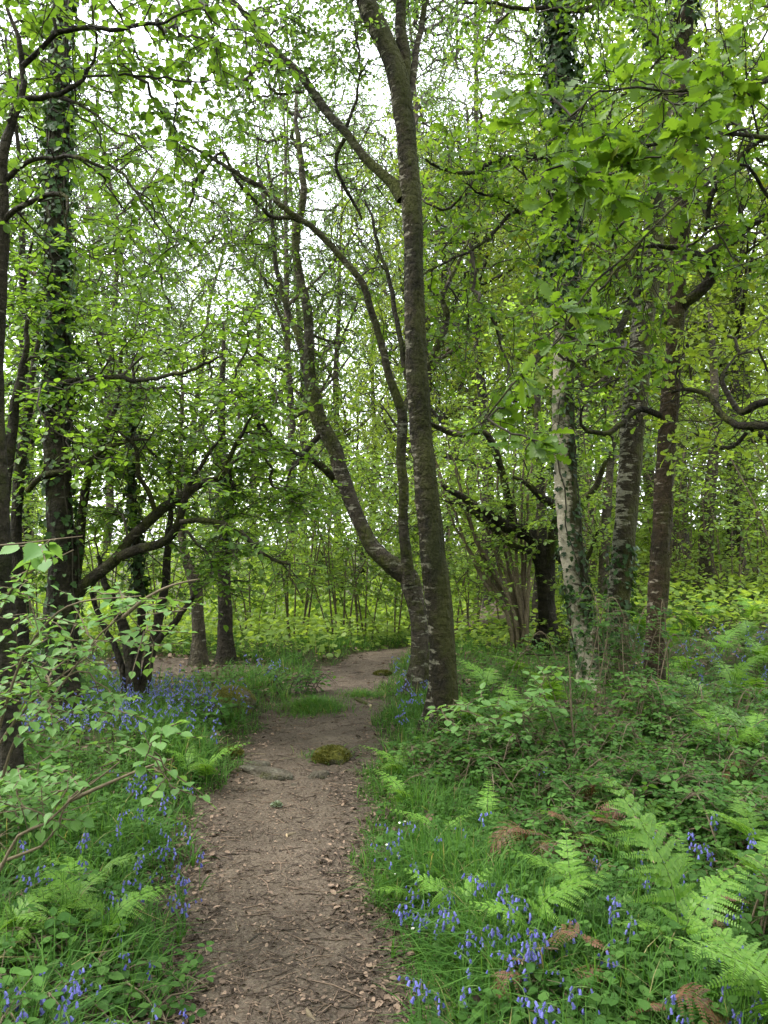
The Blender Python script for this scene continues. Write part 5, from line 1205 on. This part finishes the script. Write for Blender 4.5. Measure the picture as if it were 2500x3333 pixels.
def where(px):
    for lim, s in ((230, 'behind the ivy-clad trunk'), (420, 'behind the dark hazel'), (640, 'behind the two young trunks'), (860, 'beyond the end of the path'), (1160, 'behind the main birch'), (1420, 'behind the white birch'), (3000, 'right of the reddish trunk')):
        if px < lim: return s
BK = dict(sprigs=4, nl=7, slen=.45, flatness=.35, droop=.5, spread=.45)
OK_ = dict(sprigs=4, nl=7, slen=.34, flatness=.45, droop=.1, spread=.55)
protos = {
 'birch1': wild_tree('birch_tree', 'x', 'tree', 17, 2.6, 7.0, 900, M['birch'], BIRCH, .058, M['far_bark'], .04, .15, 9, BK),
 'birch2': wild_tree('birch_tree', 'x', 'tree', 15, 2.2, 4.5, 900, M['birch'], BIRCH, .058, M['far_bark'], -.07, .13, 9, BK),
 'oak1': wild_tree('oak_tree', 'x', 'tree', 12, 3.2, 2.6, 620, M['oak_far'], OAKF, .10, M['bark_dark'], .05, .17, 10, OK_),
 'oak2': wild_tree('oak_tree', 'x', 'tree', 10, 2.8, 2.0, 560, M['oak_far'], OAKF, .10, M['far_bark'], -.08, .15, 9, OK_),
 'ash1': wild_tree('ash_tree', 'x', 'tree', 11, 2.4, 2.6, 420, M['hazel'], HAZEL, .085, M['bark_dark'], .03, .13, 8, OK_, ivy=900),
}
HZ_ = [wild_hazel('x', 4.2, 1.7, 6, 125, M['under'], .075), wild_hazel('x', 3.4, 1.5, 6, 100, M['under'], .07), wild_hazel('x', 2.3, 1.1, 5, 75, M['under'], .065)]
used = set(); named = {}
def put(key, px, d, rz=None, sc=1.0):
    src = protos[key] if isinstance(key, str) else HZ_[key]
    x = (px - PCX / K) * K / F * d
    loc = (x, d, g(x, d) - .03)
    kind = {'b': 'slim fine-leaved birch', 'o': 'yellow-green oak', 'a': 'dark leafy ash'}[key[0]] if isinstance(key, str) else ('tall', 'mid-height', 'low')[key] + ' pale hazel bush'
    dist = 'far off' if d > 22 else 'deep in the wood' if d > 15 else 'nearer'
    lab = f'{kind} {dist if d > 15 else "at middle distance"} {where(px)}'
    named.setdefault(lab, []).append(1)
    grp = f'{kind.split(" with")[0]} trees {where(px)}' if isinstance(key, str) else f'hazel bushes {where(px)}'
    rz = random.uniform(0, 6.28) if rz is None else rz
    if key not in used:
        used.add(key); src.location = loc; src.rotation_euler = (0, 0, rz); src.scale = (sc, sc, sc); src['label'] = lab; src['group'] = grp
        return src
    return dup(src, loc, rz, sc, lab, grp)
for px, d, s in ((60, 20, 1.1), (215, 25, 1.3), (560, 30, 1.5), (640, 27, 1.35), (130, 31, 1.5), (740, 30, 1.35), (820, 32, 1.4), (870, 25, 1.2), (935, 21, 1.15), (1010, 23, 1.25), (400, 33, 1.6), (960, 24, 1.1), (1010, 29, 1.3), (290, 36, 1.7), (650, 38, 1.7)):
    put(random.choice(['birch1', 'birch2']), px, d, None, s)
for px, d, s in ((1060, 17, 1.0), (1270, 16, 1.05), (1420, 20, 1.25), (1580, 18, .95), (1690, 22, .95), (1140, 24, 1.3), (1330, 27, 1.45), (1520, 29, 1.1), (1470, 18, 1.45), (1620, 21, 1.5), (1240, 21, 1.4), (930, 22, .8), (790, 27, .75)):
    put(random.choice(['oak1', 'oak2']), px, d, None, s)
for px, d, s in ((50, 13, 1.0), (-120, 15, 1.1)):
    put('ash1', px, d, None, s)
for px, d, k in ((-40, 10.5, 0), (90, 11.8, 1), (235, 12.0, 1), (360, 12.4, 1), (545, 12.4, 2), (640, 13.2, 1), (735, 12.8, 1), (785, 13.6, 1), (850, 14.5, 2), (960, 13, 1), (1020, 14.5, 1), (1100, 12.5, 1), (1240, 13.8, 1), (1340, 15, 1), (1440, 14.5, 1), (1500, 16.5, 1), (1580, 13.5, 2), (1650, 15, 1), (1720, 12, 1), (1480, 20, 0), (1600, 21, 0)):
    put(k, px, d, None, random.uniform(.85, 1.2))
# the wood that closes every gap, too deep to tell one tree from the next
mb = MB(); n = 170000
d = 18 + 36 * rng.uniform(0, 1, n) ** 1.35; a = rng.uniform(-.72, .72, n); x = np.tan(a) * d
# a scrubby wooded bank that climbs away from the path
top = (.7 + .54 * (d - 18)) * (1 + .22 * np.sin(x * .9 + d * .55) + .2 * np.sin(x * 2.1 - d * .9) + .12 * np.sin(x * 4.3 + d * 2))
z = gz(x, d) + np.maximum(top - rng.uniform(0, 1, n) ** 1.8 * np.minimum(top, 2.4), .05)
c = np.stack([x, d, z], 1)
leaves(mb, OAKF, c, rng.standard_normal((n, 3)), np.array([0, 0, .8]) + rng.standard_normal((n, 3)) * .6, rng.uniform(.10, .22, n) * (.5 + d / 50), 1)
# unseen wood behind and above, loose leaves added to shade ground and trunks
n = 60000; a = rng.uniform(0, 2 * pi, n); rr = rng.uniform(5, 22, n); x = rr * np.cos(a); y = -abs(rr * np.sin(a)) - 3; z = gz(x, y) + rng.uniform(.8, 13, n)
cl = np.sin(x * .9) + np.sin(y * .8 + 1) + np.sin(z * 1.1 + x * .3) > -.6
leaves(mb, OAKF, np.stack([x, y, z], 1)[cl], rng.standard_normal((cl.sum(), 3)), np.array([0, 0, .8]) + rng.standard_normal((cl.sum(), 3)) * .6, rng.uniform(.2, .36, cl.sum()), 1)
n = 26000; sg = rng.choice([-1.0, 1.0], n); x = sg * rng.uniform(9, 17, n); y = rng.uniform(-4, 9, n); z = gz(x, y) + rng.uniform(.5, 12, n)  # leaf walls out of view at both sides, added to darken the trunk fronts
cl = (np.sin(x * .9) + np.sin(y * .8 + 1) + np.sin(z * 1.1 + x * .3) > -.4) & (np.abs(x) > .8 * y + 2)
leaves(mb, OAKF, np.stack([x, y, z], 1)[cl], rng.standard_normal((cl.sum(), 3)), np.array([0, 0, .8]) + rng.standard_normal((cl.sum(), 3)) * .6, rng.uniform(.2, .36, cl.sum()), 1)
n = 9000; x = rng.uniform(-9, 9, n); y = rng.uniform(-4, 7, n); z = rng.uniform(9.5, 13, n)  # overhead leaves out of frame, added to cast soft shade on the foreground
cl = np.sin(x * 1.1) + np.sin(y * .9 + 1) + np.sin(x * .5 + y * 1.3) > -.2
leaves(mb, OAKF, np.stack([x, y, z], 1)[cl], rng.standard_normal((cl.sum(), 3)), np.array([0, 0, .8]) + rng.standard_normal((cl.sum(), 3)) * .6, rng.uniform(.16, .3, cl.sum()), 1)
k = 34; dd = rng.uniform(27, 55, k); xx = np.tan(rng.uniform(-.7, .7, k)) * dd; zz = gz(xx, dd); hh = rng.uniform(6, 11, k)
p = np.stack([np.stack([xx + rng.normal(0, .3, k) * t, dd, zz + hh * t - .1], 1) for t in (0, .35, .7, 1)], 1)
tubes(mb, p, np.outer(rng.uniform(.06, .17, k), [1, .8, .5, .15]), 7, 0)
tag(mb.build('woodland', [M['far_bark'], M['glade']]), kind='stuff')  # visible bank, plus the unseen leaves added for shade
# leafy floor of the wood behind the first rows
mb = MB(); n = 42000
d = 10 * (42 / 10) ** rng.uniform(0, 1, n); x = rng.uniform(-1, 1, n) * (d * .56 + 1); keep = ~inpatch(x, d) & (path_out(x, d) > .15); x, d = x[keep], d[keep]; n = len(x)
z = gz(x, d) + rng.uniform(0, 1, n) ** 1.5 * .45
leaves(mb, HAZEL, np.stack([x, d, z], 1), rng.standard_normal((n, 3)) * np.array([1, 1, .3]), np.array([0, 0, 1.0]) + rng.standard_normal((n, 3)) * .3, rng.uniform(.05, .10, n) * (.6 + d / 22), 0)
tag(mb.build('undergrowth', M['glade']), kind='stuff')
# ------------------------------------------------------------------ light and camera
SUN_EL, SUN_AZ = radians(56), radians(-95)
w = bpy.data.worlds.new('World'); SC.world = w; w.use_nodes = True
nt = w.node_tree; nt.nodes.clear()
sky = nt.nodes.new('ShaderNodeTexSky'); sky.sky_type = 'NISHITA'; sky.sun_disc = False
sky.sun_elevation = SUN_EL; sky.sun_rotation = SUN_AZ; sky.dust_density = 3.0; sky.air_density = 1.2
cloud = mixc(nt, .82, sky.outputs[0], (10.0, 10.35, 11.0))
bg = nt.nodes.new('ShaderNodeBackground'); bg.inputs[1].default_value = .12
nt.links.new(cloud, bg.inputs[0])
wo = nt.nodes.new('ShaderNodeOutputWorld'); nt.links.new(bg.outputs[0], wo.inputs[0])

sd = bpy.data.lights.new('sun', 'SUN'); sd.energy = 1.5; sd.angle = radians(18); sd.color = (1, .97, .9)
so = bpy.data.objects.new('sun', sd); COL.objects.link(so)
# direction towards the sun: azimuth measured from +Y
ax = np.array([sin(SUN_AZ) * cos(SUN_EL), cos(SUN_AZ) * cos(SUN_EL), sin(SUN_EL)])
from mathutils import Vector
so.rotation_euler = Vector(ax).to_track_quat('Z', 'Y').to_euler()

cd = bpy.data.cameras.new('camera'); cd.sensor_fit = 'VERTICAL'; cd.sensor_height = 24
cd.lens = F / 3333.0 * 24; cd.clip_end = 2000; cd.clip_start = .05
co = bpy.data.objects.new('camera', cd); COL.objects.link(co)
co.location = (0, 0, CAMZ); co.rotation_euler = (pi / 2 + PITCH, 0, 0)
SC.camera = co

vs = SC.view_settings; vs.view_transform = 'Standard'; vs.look = 'None'; vs.gamma = 1; vs.exposure = 2.02
cy = SC.cycles
cy.max_bounces = 8; cy.diffuse_bounces = 4; cy.glossy_bounces = 2; cy.transmission_bounces = 6; cy.transparent_max_bounces = 8
cy.use_denoising = True
cy.caustics_reflective = False; cy.caustics_refractive = False
